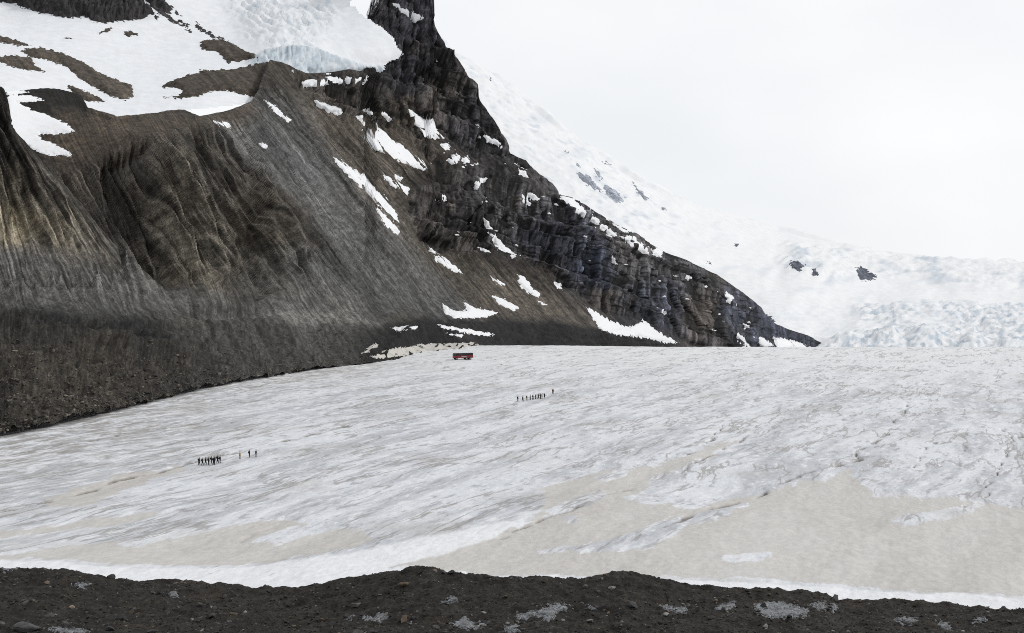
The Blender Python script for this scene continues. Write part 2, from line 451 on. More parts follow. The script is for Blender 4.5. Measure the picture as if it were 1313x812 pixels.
def patch(s, poly, name, mat, parent, th=1.2, w=2.2, sm=2, warp=2.0, sub=2, col=None, relief=0.0):
    pl = np.asarray(poly); m = 6
    ok = (s.px > pl[:, 0].min() - m) & (s.px < pl[:, 0].max() + m) & (s.py > pl[:, 1].min() - m) & (s.py < pl[:, 1].max() + m) & s.vis
    if not ok.any(): return None
    jj, ii = np.where(ok); j0, j1, i0, i1 = max(jj.min() - 1, 0), min(jj.max() + 2, s.rows), max(ii.min() - 1, 0), ii.max() + 2
    P = s.P[j0:j1, i0:i1]; N = s.N[j0:j1, i0:i1]
    if P.shape[0] < 3 or P.shape[1] < 3: return None
    Ps = blur(P, sm) if min(P.shape[:2]) > 2 * sm + 2 else P
    def up(A):
        for ax in (0, 1):
            n = A.shape[ax]; q = np.linspace(0, n - 1, (n - 1) * sub + 1); a = np.floor(q).astype(int); b = np.minimum(a + 1, n - 1)
            f = (q - a).reshape((-1, 1, 1) if ax == 0 else (1, -1, 1))
            A = np.take(A, a, ax) * (1 - f) + np.take(A, b, ax) * f
        return A
    Q, Nn, Qs = up(P), up(N), up(Ps)
    x, y = proj(Q)
    L = np.median(Q[..., 1]) / FPX
    wv = fbm(Q / (6 * L), 3); wv2 = fbm(Q / (6 * L) + 31, 3)
    sd = psdf(poly, x + warp * wv * 1.6, y + warp * wv2 * 1.6)
    e = smooth(-1.5, 3.0, sd)[..., None]
    off = (th * L * np.tanh(sd / w))[..., None]
    if relief:
        rn = 0.6 * n2(x / 16, y / 22, 61, 4, ridge=True) + 0.4 * n2(x / 5, y / 12, 62, 3, ridge=True)
        off = off + (relief * L * rn * smooth(0, 8, sd))[..., None]
    R = Q * (1 - e) + Qs * e + Nn * off
    keepv = sd > -2.2
    keep = keepv[:-1, :-1] | keepv[1:, :-1] | keepv[:-1, 1:] | keepv[1:, 1:]
    if not keep.any(): return None
    at_ = {'Col': col(Q, x, y), 'fall_u': 0.4 * (x - y), 'fall_v': y} if col else None
    return grid_obj(name, R, mat, at_, parent, keep)

# ---- main valley wall: lateral moraine, scree and the rock mountain above it
TOP_M = [(-260, 90), (-60, 112), (0, 118), (40, 114), (75, 114), (105, 122), (112, 138), (150, 150), (177, 147), (215, 141), (236, 140), (256, 149), (285, 142), (308, 136), (322, 130), (332, 112), (338, 92), (345, 76), (362, 80), (392, 94), (420, 93), (445, 90), (466, 92), (474, 20), (482, -70), (545, -70), (552, 22), (562, 42), (577, 66), (600, 98), (612, 108), (616, 128), (640, 165), (656, 196), (676, 205), (690, 224), (706, 234), (718, 250), (740, 256), (765, 272), (790, 287), (815, 300), (850, 322), (880, 333), (920, 352), (950, 374), (975, 394), (986, 412), (1010, 422), (1035, 430), (1056, 441), (1075, 449)]
BOT_M = [(-260, 640), (-100, 588), (0, 566), (90, 546), (200, 519), (270, 502), (330, 492), (400, 480), (470, 472), (520, 464), (600, 455), (700, 452), (1075, 456)]
CT_M = [(-260, 640, 250), (-100, 585, 285), (0, 560, 306), (100, 538, 342), (200, 511, 400), (300, 488, 468), (400, 472, 535), (470, 464, 575), (520, 458, 620), (600, 450, 690), (750, 448, 900), (860, 449, 1130), (950, 450, 1370), (1070, 452, 1850),
        (-260, 420, 330), (-260, 100, 520),
        (560, 428, 735), (560, 408, 790), (640, 425, 835), (640, 405, 870), (480, 440, 635), (480, 415, 700),
        (0, 430, 380), (0, 350, 440), (0, 250, 560), (0, 130, 640), (100, 440, 400), (100, 380, 450), (100, 300, 540), (100, 200, 615), (100, 130, 680),
        (200, 440, 470), (200, 370, 540), (200, 280, 575), (200, 195, 605), (200, 165, 650), (200, 150, 690),
        (300, 420, 555), (300, 340, 620), (300, 260, 655), (300, 190, 705), (320, 140, 810), (345, 78, 920),
        (400, 420, 635), (400, 300, 740), (400, 200, 850), (400, 100, 965), (430, 205, 885), (512, 295, 850), (500, 380, 765),
        (450, 140, 960), (450, 108, 975), (500, 150, 990), (480, 97, 1030), (480, 60, 1098), (500, 50, 1105), (470, 10, 1125), (490, -60, 1160), (550, -60, 1150), (550, 40, 1105), (550, 110, 1070), (560, 180, 1030), (600, 205, 1035), (600, 192, 1055), (600, 215, 1010), (600, 300, 962), (600, 330, 930), (600, 390, 855),
        (600, 110, 1095), (640, 170, 1090), (700, 235, 1085), (700, 252, 1050), (700, 345, 995), (700, 385, 950), (780, 428, 990), (780, 330, 1060), (795, 310, 1085), (795, 290, 1125), (850, 326, 1240), (850, 350, 1200), (860, 400, 1165), (860, 440, 1135), (950, 382, 1470), (950, 400, 1430), (950, 440, 1385), (1000, 418, 1640), (1060, 443, 1860)]
CO_M = [(-150, 500, (56, 52, 46)), (30, 520, (56, 52, 46)), (120, 480, (62, 56, 48)), (60, 415, (44, 43, 42)), (180, 440, (42, 41, 40)), (300, 430, (64, 61, 58)), (350, 450, (62, 60, 56)), (250, 400, (66, 63, 58)), (60, 370, (72, 70, 67)), (150, 370, (68, 67, 66)),
        (420, 440, (62, 60, 57)), (470, 420, (60, 58, 55)), (450, 405, (84, 82, 78)), (400, 395, (76, 75, 72)), (520, 410, (62, 55, 46)), (560, 425, (37, 36, 37)), (700, 430, (39, 38, 41)), (640, 418, (41, 39, 41)), (800, 438, (44, 43, 47)), (500, 450, (36, 35, 35)), (480, 435, (40, 38, 37)),
        (400, 330, (66, 66, 66)), (450, 330, (70, 70, 68)), (380, 220, (70, 71, 73)), (330, 180, (68, 70, 75)), (300, 170, (66, 67, 70)), (500, 380, (72, 70, 66)), (420, 160, (80, 72, 62)), (480, 260, (86, 78, 66)), (540, 340, (82, 74, 64)), (620, 395, (76, 67, 57)), (690, 390, (74, 66, 57)), (750, 405, (62, 56, 52)),
        (345, 100, (66, 59, 50)), (370, 130, (74, 67, 57)), (310, 150, (70, 60, 48)), (200, 165, (68, 57, 46)), (130, 180, (74, 62, 47)), (60, 130, (40, 37, 34)), (90, 125, (42, 38, 35)), (120, 215, (66, 56, 45)), (150, 280, (50, 44, 37)), (170, 240, (52, 46, 38)), (230, 300, (78, 71, 60)), (262, 335, (92, 84, 69)), (215, 250, (70, 63, 52)), (280, 200, (48, 44, 39)), (250, 190, (50, 46, 40)), (330, 280, (62, 53, 42)), (350, 275, (70, 58, 42)), (310, 340, (68, 62, 53)), (220, 370, (56, 50, 42)), (330, 360, (66, 64, 60)),
        (440, 120, (52, 44, 37)), (510, 150, (64, 53, 40)), (480, 130, (52, 46, 40)), (530, 60, (52, 48, 50)), (500, 20, (54, 50, 52)), (560, 120, (70, 62, 54)), (520, 100, (46, 45, 50)), (600, 160, (52, 48, 50)), (560, 250, (52, 46, 41)), (540, 200, (70, 62, 52)), (600, 280, (46, 42, 40)), (580, 315, (60, 53, 46)), (650, 260, (74, 70, 68)), (640, 230, (56, 52, 50)), (700, 320, (52, 52, 58)), (690, 350, (62, 55, 48)), (760, 340, (50, 54, 64)), (800, 320, (66, 60, 55)), (850, 390, (52, 54, 62)), (900, 400, (68, 59, 50)), (950, 400, (48, 50, 58)), (1000, 425, (45, 48, 58)), (1050, 440, (45, 48, 58)), (870, 345, (60, 58, 58))]
CLIFF = [(385, 104), (440, 84), (468, 84), (466, -80), (560, -80), (640, 150), (720, 235), (860, 315), (960, 370), (1090, 440), (1090, 470), (890, 447), (840, 415), (775, 402), (735, 372), (700, 352), (640, 325), (590, 330), (545, 318), (520, 285), (528, 250), (560, 225), (548, 200), (500, 165), (430, 150), (395, 128)]
LEDGE = [(528, 150), (560, 165), (600, 195), (660, 205), (705, 240), (720, 255), (690, 250), (640, 215), (590, 222), (555, 195)]

def fallcoord(px, py, y0, kx, kv):       # position across the slope, constant along a fall line
    q = px.copy()
    for _ in range(8): q = 0.4 * q + 0.6 * (px - np.interp(q, kx, kv) * (py - y0))
    return q

_ht = rng.random(4096)
def cells(u, v, jit):                    # rock blocks: random offset for each joint-bounded block, crisp edges
    i = np.floor(u).astype(int); f = u - i; j = np.floor(v).astype(int); g = v - j
    h = lambda a, b: _ht[(a * 733 + b * 271 + jit * 97) & 4095]
    wx = smooth(0.5 - 0.44, 0.5 + 0.44, f - 0.0); e = smooth(0.93, 1.0, f); ev = smooth(0.95, 1.0, g)
    a = h(i, j) * (1 - e) + h(i + 1, j) * e; b = h(i, j + 1) * (1 - e) + h(i + 1, j + 1) * e
    return a * (1 - ev) + b * ev, np.minimum(np.minimum(f, 1 - f) * 2, 1)

def n2(x, y, k, o=3, **kw): return fbm(st(x, y, x * 0 + k), o, **kw)

ZONES = [   # geology, with alcove shade put into the dark zones: outline, colour, edge width
    ([(360, 92), (300, 150), (262, 150), (300, 190), (345, 235), (400, 300), (430, 350), (470, 400), (560, 412), (620, 410), (560, 345), (515, 300), (430, 205), (395, 150)], (77, 77, 76), 10),
    ([(390, 100), (430, 205), (515, 300), (560, 345), (640, 402), (760, 418), (740, 395), (640, 345), (560, 318), (515, 280), (500, 240), (545, 205), (480, 160), (410, 130)], (84, 76, 65), 8),
    ([(300, 190), (262, 158), (240, 165), (275, 215), (310, 260), (345, 300), (400, 330), (420, 320), (385, 275), (345, 235)], (56, 50, 42), 9),
    ([(100, 212), (160, 196), (190, 188), (200, 230), (205, 300), (220, 365), (180, 345), (140, 300), (120, 250)], (53, 47, 40), 8),
    ([(192, 190), (235, 195), (262, 260), (285, 350), (270, 378), (225, 362), (208, 300), (200, 235)], (80, 72, 58), 6),
    ([(252, 310), (276, 305), (287, 348), (270, 352)], (88, 82, 71), 8),
    ([(-300, 300), (0, 318), (60, 330), (130, 345), (200, 362), (300, 390), (420, 400), (470, 412), (380, 418), (260, 410), (150, 400), (60, 392), (-300, 380)], (75, 74, 72), 10),
    ([(-300, 408), (0, 406), (100, 414), (180, 430), (196, 444), (120, 441), (40, 428), (-300, 424)], (42, 42, 43), 7),
    ([(-300, 440), (40, 440), (150, 458), (260, 470), (200, 512), (0, 562), (-300, 620)], (64, 58, 50), 14),
    ([(330, 405), (430, 402), (495, 414), (470, 420), (400, 416)], (100, 97, 91), 6),
    ([(466, 468), (478, 442), (500, 420), (540, 409), (600, 411), (700, 417), (800, 425), (858, 438), (880, 452), (470, 475)], (33, 32, 34), 4),
    ([(20, 160), (100, 140), (180, 148), (255, 150), (320, 133), (330, 150), (290, 165), (230, 165), (170, 190), (110, 210), (60, 206)], (74, 62, 48), 6),
    ([(10, 114), (75, 112), (108, 122), (112, 138), (80, 135), (40, 125)], (38, 35, 33), 3),
    ([(345, 72), (400, 92), (395, 120), (370, 135), (335, 110)], (64, 56, 48), 6),
]
def build_wall():
    s = sheet(-260, 1076, 1.35, 345, TOP_M, BOT_M, CT_M)
    P, N, px, py = s.P, s.N, s.px, s.py
    wob = n2(px / 40, py / 40, 0); wob2 = n2(px / 40, py / 40, 8)
    s.wob, s.wob2 = wob, wob2
    L = P[..., 1] / FPX                                    # metres per surveyed pixel
    C = smooth(-6, 9, psdf(CLIFF, px + 9 * wob, py + 9 * wob2))
    ledge = smooth(-5, 7, psdf(LEDGE, px + 5 * wob, py))
    C = C * (1 - 0.8 * ledge)
    S0 = 1 - C
    q = fallcoord(px + 5 * wob, py, 300, [0, 150, 250, 350, 500, 700], [.40, .45, .55, .72, .80, .95])
    D = 0
    # alcoves with a sharp lip
    for pl, a, w in [([(128, 216), (152, 200), (186, 190), (196, 232), (206, 300), (226, 368), (190, 352), (150, 304), (132, 254)], -15, 9), ([(246, 166), (276, 176), (302, 200), (334, 228), (350, 270), (330, 300), (300, 262), (272, 230), (254, 198)], -12, 7), ([(300, 300), (322, 310), (352, 372), (330, 385), (310, 350)], -8, 6),
                     ([(-60, 404), (60, 411), (140, 424), (192, 440), (150, 442), (60, 430), (-60, 420)], -7, 6), ([(230, 398), (310, 394), (350, 404), (300, 412), (240, 410)], -4, 6)]:
        D = D + a * smooth(-w, w, psdf(pl, px + 10 * wob, py + 8 * wob2))
    for ln, w, a in [([(170, 185), (200, 240), (225, 300), (240, 350)], 9, 6), ([(205, 195), (240, 255), (268, 320), (280, 360)], 7, 9), ([(325, 222), (352, 270), (378, 325)], 9, 9), ([(-20, 430), (60, 438), (130, 450), (190, 456), (240, 466)], 8, 5), ([(500, 452), (520, 432), (600, 426), (720, 428), (800, 434)], 8, 4)]:
        D = D + bumpline(s, ln, w, a)
    bench = smooth(-4, 8, psdf([(-80, 90), (110, 112), (262, 140), (262, 166), (235, 170), (200, 176), (150, 192), (128, 214), (80, 232), (40, 226), (-80, 190)], px, py + 5 * wob))
    band = smooth(410, 318, py + 14 * wob) * smooth(0, 30, py - curve(TOP_M, px)) * S0 * (1 - bench)
    till = smooth(22, -22, psdf([(300, 120), (330, 205), (395, 300), (425, 420), (900, 420), (900, 60), (330, 60)], px, py))
    rid = lambda v: np.clip(0.5 + 0.5 * v, 0, 1) ** 1.6
    g1 = rid(n2(q / 17, py / 210, 4, 3, ridge=True)); g2 = rid(n2(q / 6.5, py / 110, 5, 3, ridge=True)); g0 = n2(q / 46, py / 300, 6, 2, ridge=True)
    D = D + band * (till * (5 * g0 + 16 * (g1 - .63) + 6.5 * (g2 - .63)) + (1 - till) * (2.5 * g0 + 5.0 * (g1 - .63) + 2.6 * (g2 - .63)))
    toe = smooth(392, 425, py) * S0 * smooth(560, 400, px)
    D = D + S0 * (2.2 * n2(px / 55, py / 40, 11, 4) + 0.55 * n2(px / 8, py / 8, 12, 3, ridge=True))
    D = D + toe * (2.2 * n2(px / 60, (py - .25 * px) / 16, 16, 3, ridge=True) + 2.4 * n2((px - .7 * py) / 24, (py + .2 * px) / 20, 13, 4, ridge=True) + 0.9 * n2(px / 6, py / 5, 14, 3))
    rub = smooth(-4, 8, psdf(ZONES[10][0], px, py)) * S0
    D = D + rub * (2.2 * n2(px / 18, py / 7, 15, 4, ridge=True))
    # cliffs: bedding ledges, joint-bounded blocks, cracks
    bed = py - 0.33 * (px - 600) + 6 * n2(px / 90, py / 90, 21, 2)          # beds dip gently to the right
    u = px + 4 * n2(px / 60, py / 120, 22, 2) - 0.12 * py
    def saw(per, ph):
        t = -bed / per + ph; f = t - np.floor(t); return np.where(f < 0.85, f / 0.85, (1 - f) / 0.15) - 0.5
    a1 = np.clip(0.55 + 1.2 * n2(px / 90, py / 60, 23, 2), 0.05, 1.3); a2 = np.clip(0.45 + 1.5 * n2(px / 60, py / 40, 24, 2), 0, 1.2)
    lowr = 0.45 + 0.55 * smooth(900, 700, px)
    D2 = lowr * (18 * a1 * saw(58, .2) + 8 * a2 * saw(21, .6))
    b1, _ = cells(u / 27 + 3 * n2(px / 120, py / 120, 25, 2), -bed / 64, 1); b2, c2 = cells(u / 10.5 + 2 * n2(px / 60, py / 80, 26, 2), -bed / 33 + 2 * n2(px / 30, py / 60, 29, 2), 2); b3, c3 = cells(u / 4.6 + n2(px / 30, py / 50, 27, 2), -bed / 15, 3)
    big = n2(u / 75, py / 160, 28, 3, ridge=True)
    rg = 1 + 0.3 * smooth(650, 800, px)
    D2 = D2 + 6 * big + rg * (8 * (b1 - .5) + 5.5 * (b2 - .5) + 2.6 * (b3 - .5)) - 1.8 * smooth(.25, 0, c2) + 0.6 * n2(px / 7, py / 7, 30, 3)
    edge = smooth(0, 16, py - curve(TOP_M, px)) * 0.7 + 0.3
    D2 = (D2 - (D2 * C).sum() / C.sum()) * (0.9 + 0.3 * smooth(650, 500, px))
    D = D + C * D2 * edge
    ow = (np.maximum(C, band * till) * 0.9)[..., None]; nrm = N * (1 - ow) + ow * np.array([0.58, -0.78, 0.22]); nrm /= np.linalg.norm(nrm, axis=-1, keepdims=True)
    fadeend = smooth(1074, 1030, px) * 0.75 + 0.25
    s.P = P + nrm * (D * fadeend)[..., None]
    # ---- colour: geology, with slope shading put into the sampled tones
    wx, wy = px + 8 * wob + 3 * n2(px / 9, py / 9, 31), py + 8 * wob2 + 3 * n2(px / 9, py / 9, 32)
    mott = n2(px / 13, py / 10, 33, 5, gain=0.72)
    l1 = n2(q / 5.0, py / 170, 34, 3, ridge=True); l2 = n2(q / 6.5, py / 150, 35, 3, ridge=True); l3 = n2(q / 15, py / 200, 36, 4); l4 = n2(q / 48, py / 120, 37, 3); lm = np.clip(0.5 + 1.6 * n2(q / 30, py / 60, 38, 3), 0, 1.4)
    col = idw(CO_M, wx, wy)
    for pl, c, w in ZONES:
        m = (smooth(-w * 1.8, w * 1.8, psdf(pl, wx + 10 * l3, wy + 10 * mott)) * S0)[..., None] * 0.8
        col = col * (1 - m) + m * lin(c)
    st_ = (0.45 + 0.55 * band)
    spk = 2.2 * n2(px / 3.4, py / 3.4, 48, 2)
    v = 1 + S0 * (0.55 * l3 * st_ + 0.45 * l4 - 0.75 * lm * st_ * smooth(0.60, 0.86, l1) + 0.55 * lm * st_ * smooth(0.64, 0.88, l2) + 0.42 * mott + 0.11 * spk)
    strata = n2(bed / 9, px / 260, 41, 4); stain = n2(u / 7, py / 75, 42, 4); crk = n2(u / 6, py / 90, 43, 3, ridge=True); bl = n2(bed / 6, px / 160, 44, 3, ridge=True)
    v = v + C * (0.40 * strata + 0.60 * stain - 0.85 * smooth(0.58, 0.84, crk) - 0.75 * smooth(0.64, 0.84, bl) + 0.4 * mott + 0.9 * (b2 - .5) + 0.6 * (b3 - .5) + 0.5 * (b1 - .5) + 0.08 * spk)
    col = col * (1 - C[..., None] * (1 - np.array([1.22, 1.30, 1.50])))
    col = col * np.clip(v, 0.25, 2.3)[..., None]
    tan = (smooth(0.22, 0.48, n2(px / 45, py / 45, 45) + 0.35 * stain) * C)[..., None] * 0.5
    col = col * (1 - tan) + tan * np.array([0.082, 0.066, 0.048]) * np.clip(v, .4, 2)[..., None]
    col = col * (1 + 0.75 * (band * till))[..., None]
    g = col.mean(-1, keepdims=True); yl = (0.55 * (band * till))[..., None]; col = (0.66 * col + 0.34 * g) * 0.98; col = col * (1 - 0.6 * yl) + 0.6 * yl * col.mean(-1, keepdims=True) * np.array([1.06, 1.0, 0.90]); col = np.clip(col * (col.mean(-1, keepdims=True) / 0.050) ** 0.40, 0.004, 0.4)
    s.px, s.py = proj(s.P); s.N = normals(blur(s.P, 2))
    f = (s.N * (s.P - np.array([0, 0, CAMZ]))).sum(-1) > 0; s.N[f] *= -1
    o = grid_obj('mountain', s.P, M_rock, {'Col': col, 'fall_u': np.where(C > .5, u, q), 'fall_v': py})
    tag(o, kind='structure'); s.o = o
    return s

# ---- fluted moraine wall at the near left
TOP_A = [(-260, 40), (-120, 80), (-30, 103), (0, 110), (7, 122), (9, 150), (22, 170), (45, 196), (70, 222), (100, 256), (135, 300), (165, 332), (190, 352), (225, 382), (262, 408)]
BOT_A = [(-260, 420), (0, 400), (100, 405), (190, 412), (262, 420)]
CT_A = [(-260, 420, 345), (0, 400, 416), (100, 405, 452), (190, 412, 512), (262, 420, 570), (0, 320, 436), (60, 330, 456), (120, 340, 486), (180, 365, 528), (-260, 50, 430), (-120, 90, 470), (0, 115, 496), (0, 170, 474), (0, 250, 452), (60, 215, 505), (60, 270, 474), (100, 258, 515), (140, 310, 525), (-260, 330, 350), (-260, 200, 380)]
CO_A = [(-100, 200, (56, 51, 45)), (0, 130, (36, 33, 30)), (5, 180, (50, 46, 42)), (20, 250, (70, 64, 53)), (15, 290, (100, 91, 72)), (60, 240, (62, 58, 52)), (80, 300, (72, 66, 55)), (110, 290, (66, 62, 55)), (150, 340, (68, 65, 60)), (60, 340, (72, 70, 67)), (10, 345, (70, 69, 68)), (120, 370, (70, 69, 67)), (220, 400, (62, 59, 54)), (40, 400, (62, 60, 57))]
def build_fluted():
    s = sheet(-260, 262, 1.2, 260, TOP_A, BOT_A, CT_A, (12, 5.0, 0.8))
    P, N, px, py = s.P, s.N, s.px, s.py
    wob = n2(px / 40, py / 40, 51)
    q = fallcoord(px + 3 * wob, py, 260, [-200, 0, 60, 120, 200, 260], [.15, .30, .50, .80, .95, 1.0])
    dt = py - curve(TOP_A, px)
    low = np.interp(px, [-260, 0, 60, 110, 150, 200, 262], [330, 305, 318, 335, 342, 360, 410])
    band = smooth(26, -34, py - low + 10 * n2(q / 12, px * 0, 52)) * smooth(2, 30, dt)
    rid = lambda v: np.clip(0.5 + 0.5 * v, 0, 1) ** 1.5
    g1 = rid(n2(q / 19, py / 260, 53, 2, ridge=True)); g2 = rid(n2(q / 7.5, py / 120, 54, 3, ridge=True)); g3 = n2(q / 3.6, py / 70, 55, 2, ridge=True)
    D = band * (14 * (g1 - .63) + 6.5 * (g2 - .63) + .6 * g3) + 1.1 * n2(px / 40, py / 30, 56) + 0.3 * n2(px / 7, py / 7, 57, 3, ridge=True)
    D = D + smooth(24, 0, dt) * smooth(20, 8, px) * 2.2 * n2(px / 14, py / 9, 58, 3, ridge=True)
    D = D - 9 * smooth(372, 415, py)
    ow = (0.9 * band)[..., None]; nrm = N * (1 - ow) + ow * np.array([0.58, -0.78, 0.22]); nrm /= np.linalg.norm(nrm, axis=-1, keepdims=True)
    s.P = P + nrm * D[..., None]
    col = idw(CO_A, px + 5 * wob, py + 5 * wob)
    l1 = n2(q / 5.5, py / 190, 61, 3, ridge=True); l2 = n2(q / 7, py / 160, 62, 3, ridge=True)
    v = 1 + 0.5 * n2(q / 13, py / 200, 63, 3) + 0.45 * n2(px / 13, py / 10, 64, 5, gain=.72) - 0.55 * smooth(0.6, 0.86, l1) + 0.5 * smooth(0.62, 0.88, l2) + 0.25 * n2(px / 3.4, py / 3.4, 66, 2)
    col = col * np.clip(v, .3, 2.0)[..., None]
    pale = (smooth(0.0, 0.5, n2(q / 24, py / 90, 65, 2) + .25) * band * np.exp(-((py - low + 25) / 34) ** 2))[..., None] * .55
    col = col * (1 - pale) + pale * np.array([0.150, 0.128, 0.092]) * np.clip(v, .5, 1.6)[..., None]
    s.px, s.py = proj(s.P); s.N = normals(blur(s.P, 2))
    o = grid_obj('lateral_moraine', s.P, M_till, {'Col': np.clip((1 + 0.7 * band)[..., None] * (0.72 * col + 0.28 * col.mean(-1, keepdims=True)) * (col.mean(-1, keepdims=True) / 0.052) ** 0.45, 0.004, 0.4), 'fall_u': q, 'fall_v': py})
    tag(o, kind='structure'); return s

# ---- snowfield and hanging ice above the moraine
TOP_E = [(-260, -110), (540, -110)]
BOT_E = [(-260, 175), (540, 175)]
CT_E = [(-260, 160, 600), (-260, -100, 900), (0, 150, 650), (0, 110, 720), (0, 50, 900), (0, 15, 1000), (0, -100, 1060), (120, 160, 690), (120, 120, 780), (200, 165, 700), (200, 110, 840), (200, 50, 1000), (200, 10, 1070), (200, -100, 1150), (262, 160, 730), (270, 120, 830), (330, 140, 845), (335, 95, 925), (345, 70, 955), (400, 92, 985), (400, 62, 1000), (400, 0, 1190), (400, -100, 1350), (480, 92, 1043), (480, 60, 1052), (500, 70, 1062), (470, 20, 1095), (440, -30, 1190), (520, 60, 1090), (535, 100, 1100), (450, 172, 1020), (540, 172, 1085), (350, 172, 900), (535, -100, 1260), (300, 40, 1070)]
def build_snowfield():
    s = sheet(-260, 536, 1.9, 170, TOP_E, BOT_E, CT_E, (0, 0, 0))
    P, N, px, py = s.P, s.N, s.px, s.py
    snout = smooth(-3, 6, psdf([(322, 74), (340, 66), (370, 62), (405, 64), (440, 74), (470, 84), (500, 84), (500, 110), (322, 110)], px, py))
    crev = smooth(-18, 26, psdf([(250, -140), (440, -140), (440, 30), (400, 70), (350, 70), (325, 50), (295, 15)], px + 14 * fbm(P / 60, 3), py))
    diag = px - 1.0 * py
    D = 1.3 * fbm(P / 50, 4) + 0.5 * n2(px / 16, py / 10, 71, 3)
    D = D + snout * (4.5 * n2(px / 5, py / 22, 72, 3, ridge=True) + 2 * n2(px / 9, py / 5, 79, 3, ridge=True))
    D = D + crev * (5.0 * n2((px + 1.1 * py) / 30, (py - .6 * px) / 9, 73, 4, ridge=True) + 1.0 * n2(px / 7, py / 5, 74, 3, ridge=True))
    s.P = P + N * D[..., None]
    col = np.ones(P.shape) * np.array([0.66, 0.675, 0.70])
    tex = n2(px / 4.5, py / 16, 75, 4); cr = n2((px + 1.1 * py) / 22, (py - .6 * px) / 6, 76, 4)
    fi = np.clip(snout * (0.7 + 0.9 * tex) + crev * smooth(0.0, 0.4, cr) * .75, 0, 1)[..., None]
    col = col * (1 - fi) + fi * np.array([0.41, 0.475, 0.525])
    dk = (snout * smooth(0.0, 0.3, n2(px / 3.2, py / 14, 77, 3)) * smooth(.2, -.1, n2(px / 30, py / 30, 78, 2)))[..., None] * 0.6
    col = col * (1 - dk) + dk * np.array([0.11, 0.14, 0.17])
    s.px, s.py = proj(s.P); s.N = normals(blur(s.P, 2))
    mask = psdf([(-300, -200), (452, -200), (452, -20), (446, 6), (462, 22), (486, 36), (500, 48), (506, 62), (514, 70), (496, 80), (486, 94), (484, 112), (-300, 200)], s.px + 5 * fbm(P / 12, 3), s.py) > -1.5
    keep = mask[:-1, :-1] | mask[1:, 1:]
    o = grid_obj('snowfield', s.P, M_sfield, {'Col': col}, None, keep)
    tag(o, kind='structure'); s.o = o
    return s

# ---- far snow mountain with icefall
TOP_F = [(470, 20), (560, 40), (585, 64), (605, 74), (640, 96), (675, 122), (700, 142), (720, 160), (745, 178), (770, 192), (800, 214), (830, 232), (860, 246), (900, 262), (950, 276), (1000, 290), (1050, 303), (1100, 316), (1150, 324), (1200, 329), (1260, 332), (1313, 334), (1660, 330)]
BOT_F = [(470, 470), (1660, 462)]
CT_F = [(470, 470, 2000), (470, 30, 2600), (580, 70, 2650), (600, 300, 2300), (700, 150, 2700), (700, 300, 2250), (800, 215, 2800), (800, 320, 2300), (900, 265, 2950), (900, 340, 2400), (900, 460, 1900), (1000, 292, 3150), (1000, 350, 2550), (1000, 392, 2050), (1000, 460, 1780),
        (1100, 318, 3200), (1100, 352, 2750), (1100, 385, 2420), (1100, 402, 2120), (1100, 440, 1880), (1100, 462, 1750), (1200, 330, 3250), (1200, 352, 2900), (1200, 386, 2480), (1200, 402, 2150), (1200, 440, 1900), (1200, 462, 1750), (1313, 335, 3300), (1313, 386, 2500), (1313, 402, 2180), (1313, 440, 1900), (1313, 462, 1750), (1660, 332, 3300), (1660, 386, 2500), (1660, 402, 2180), (1660, 462, 1750)]
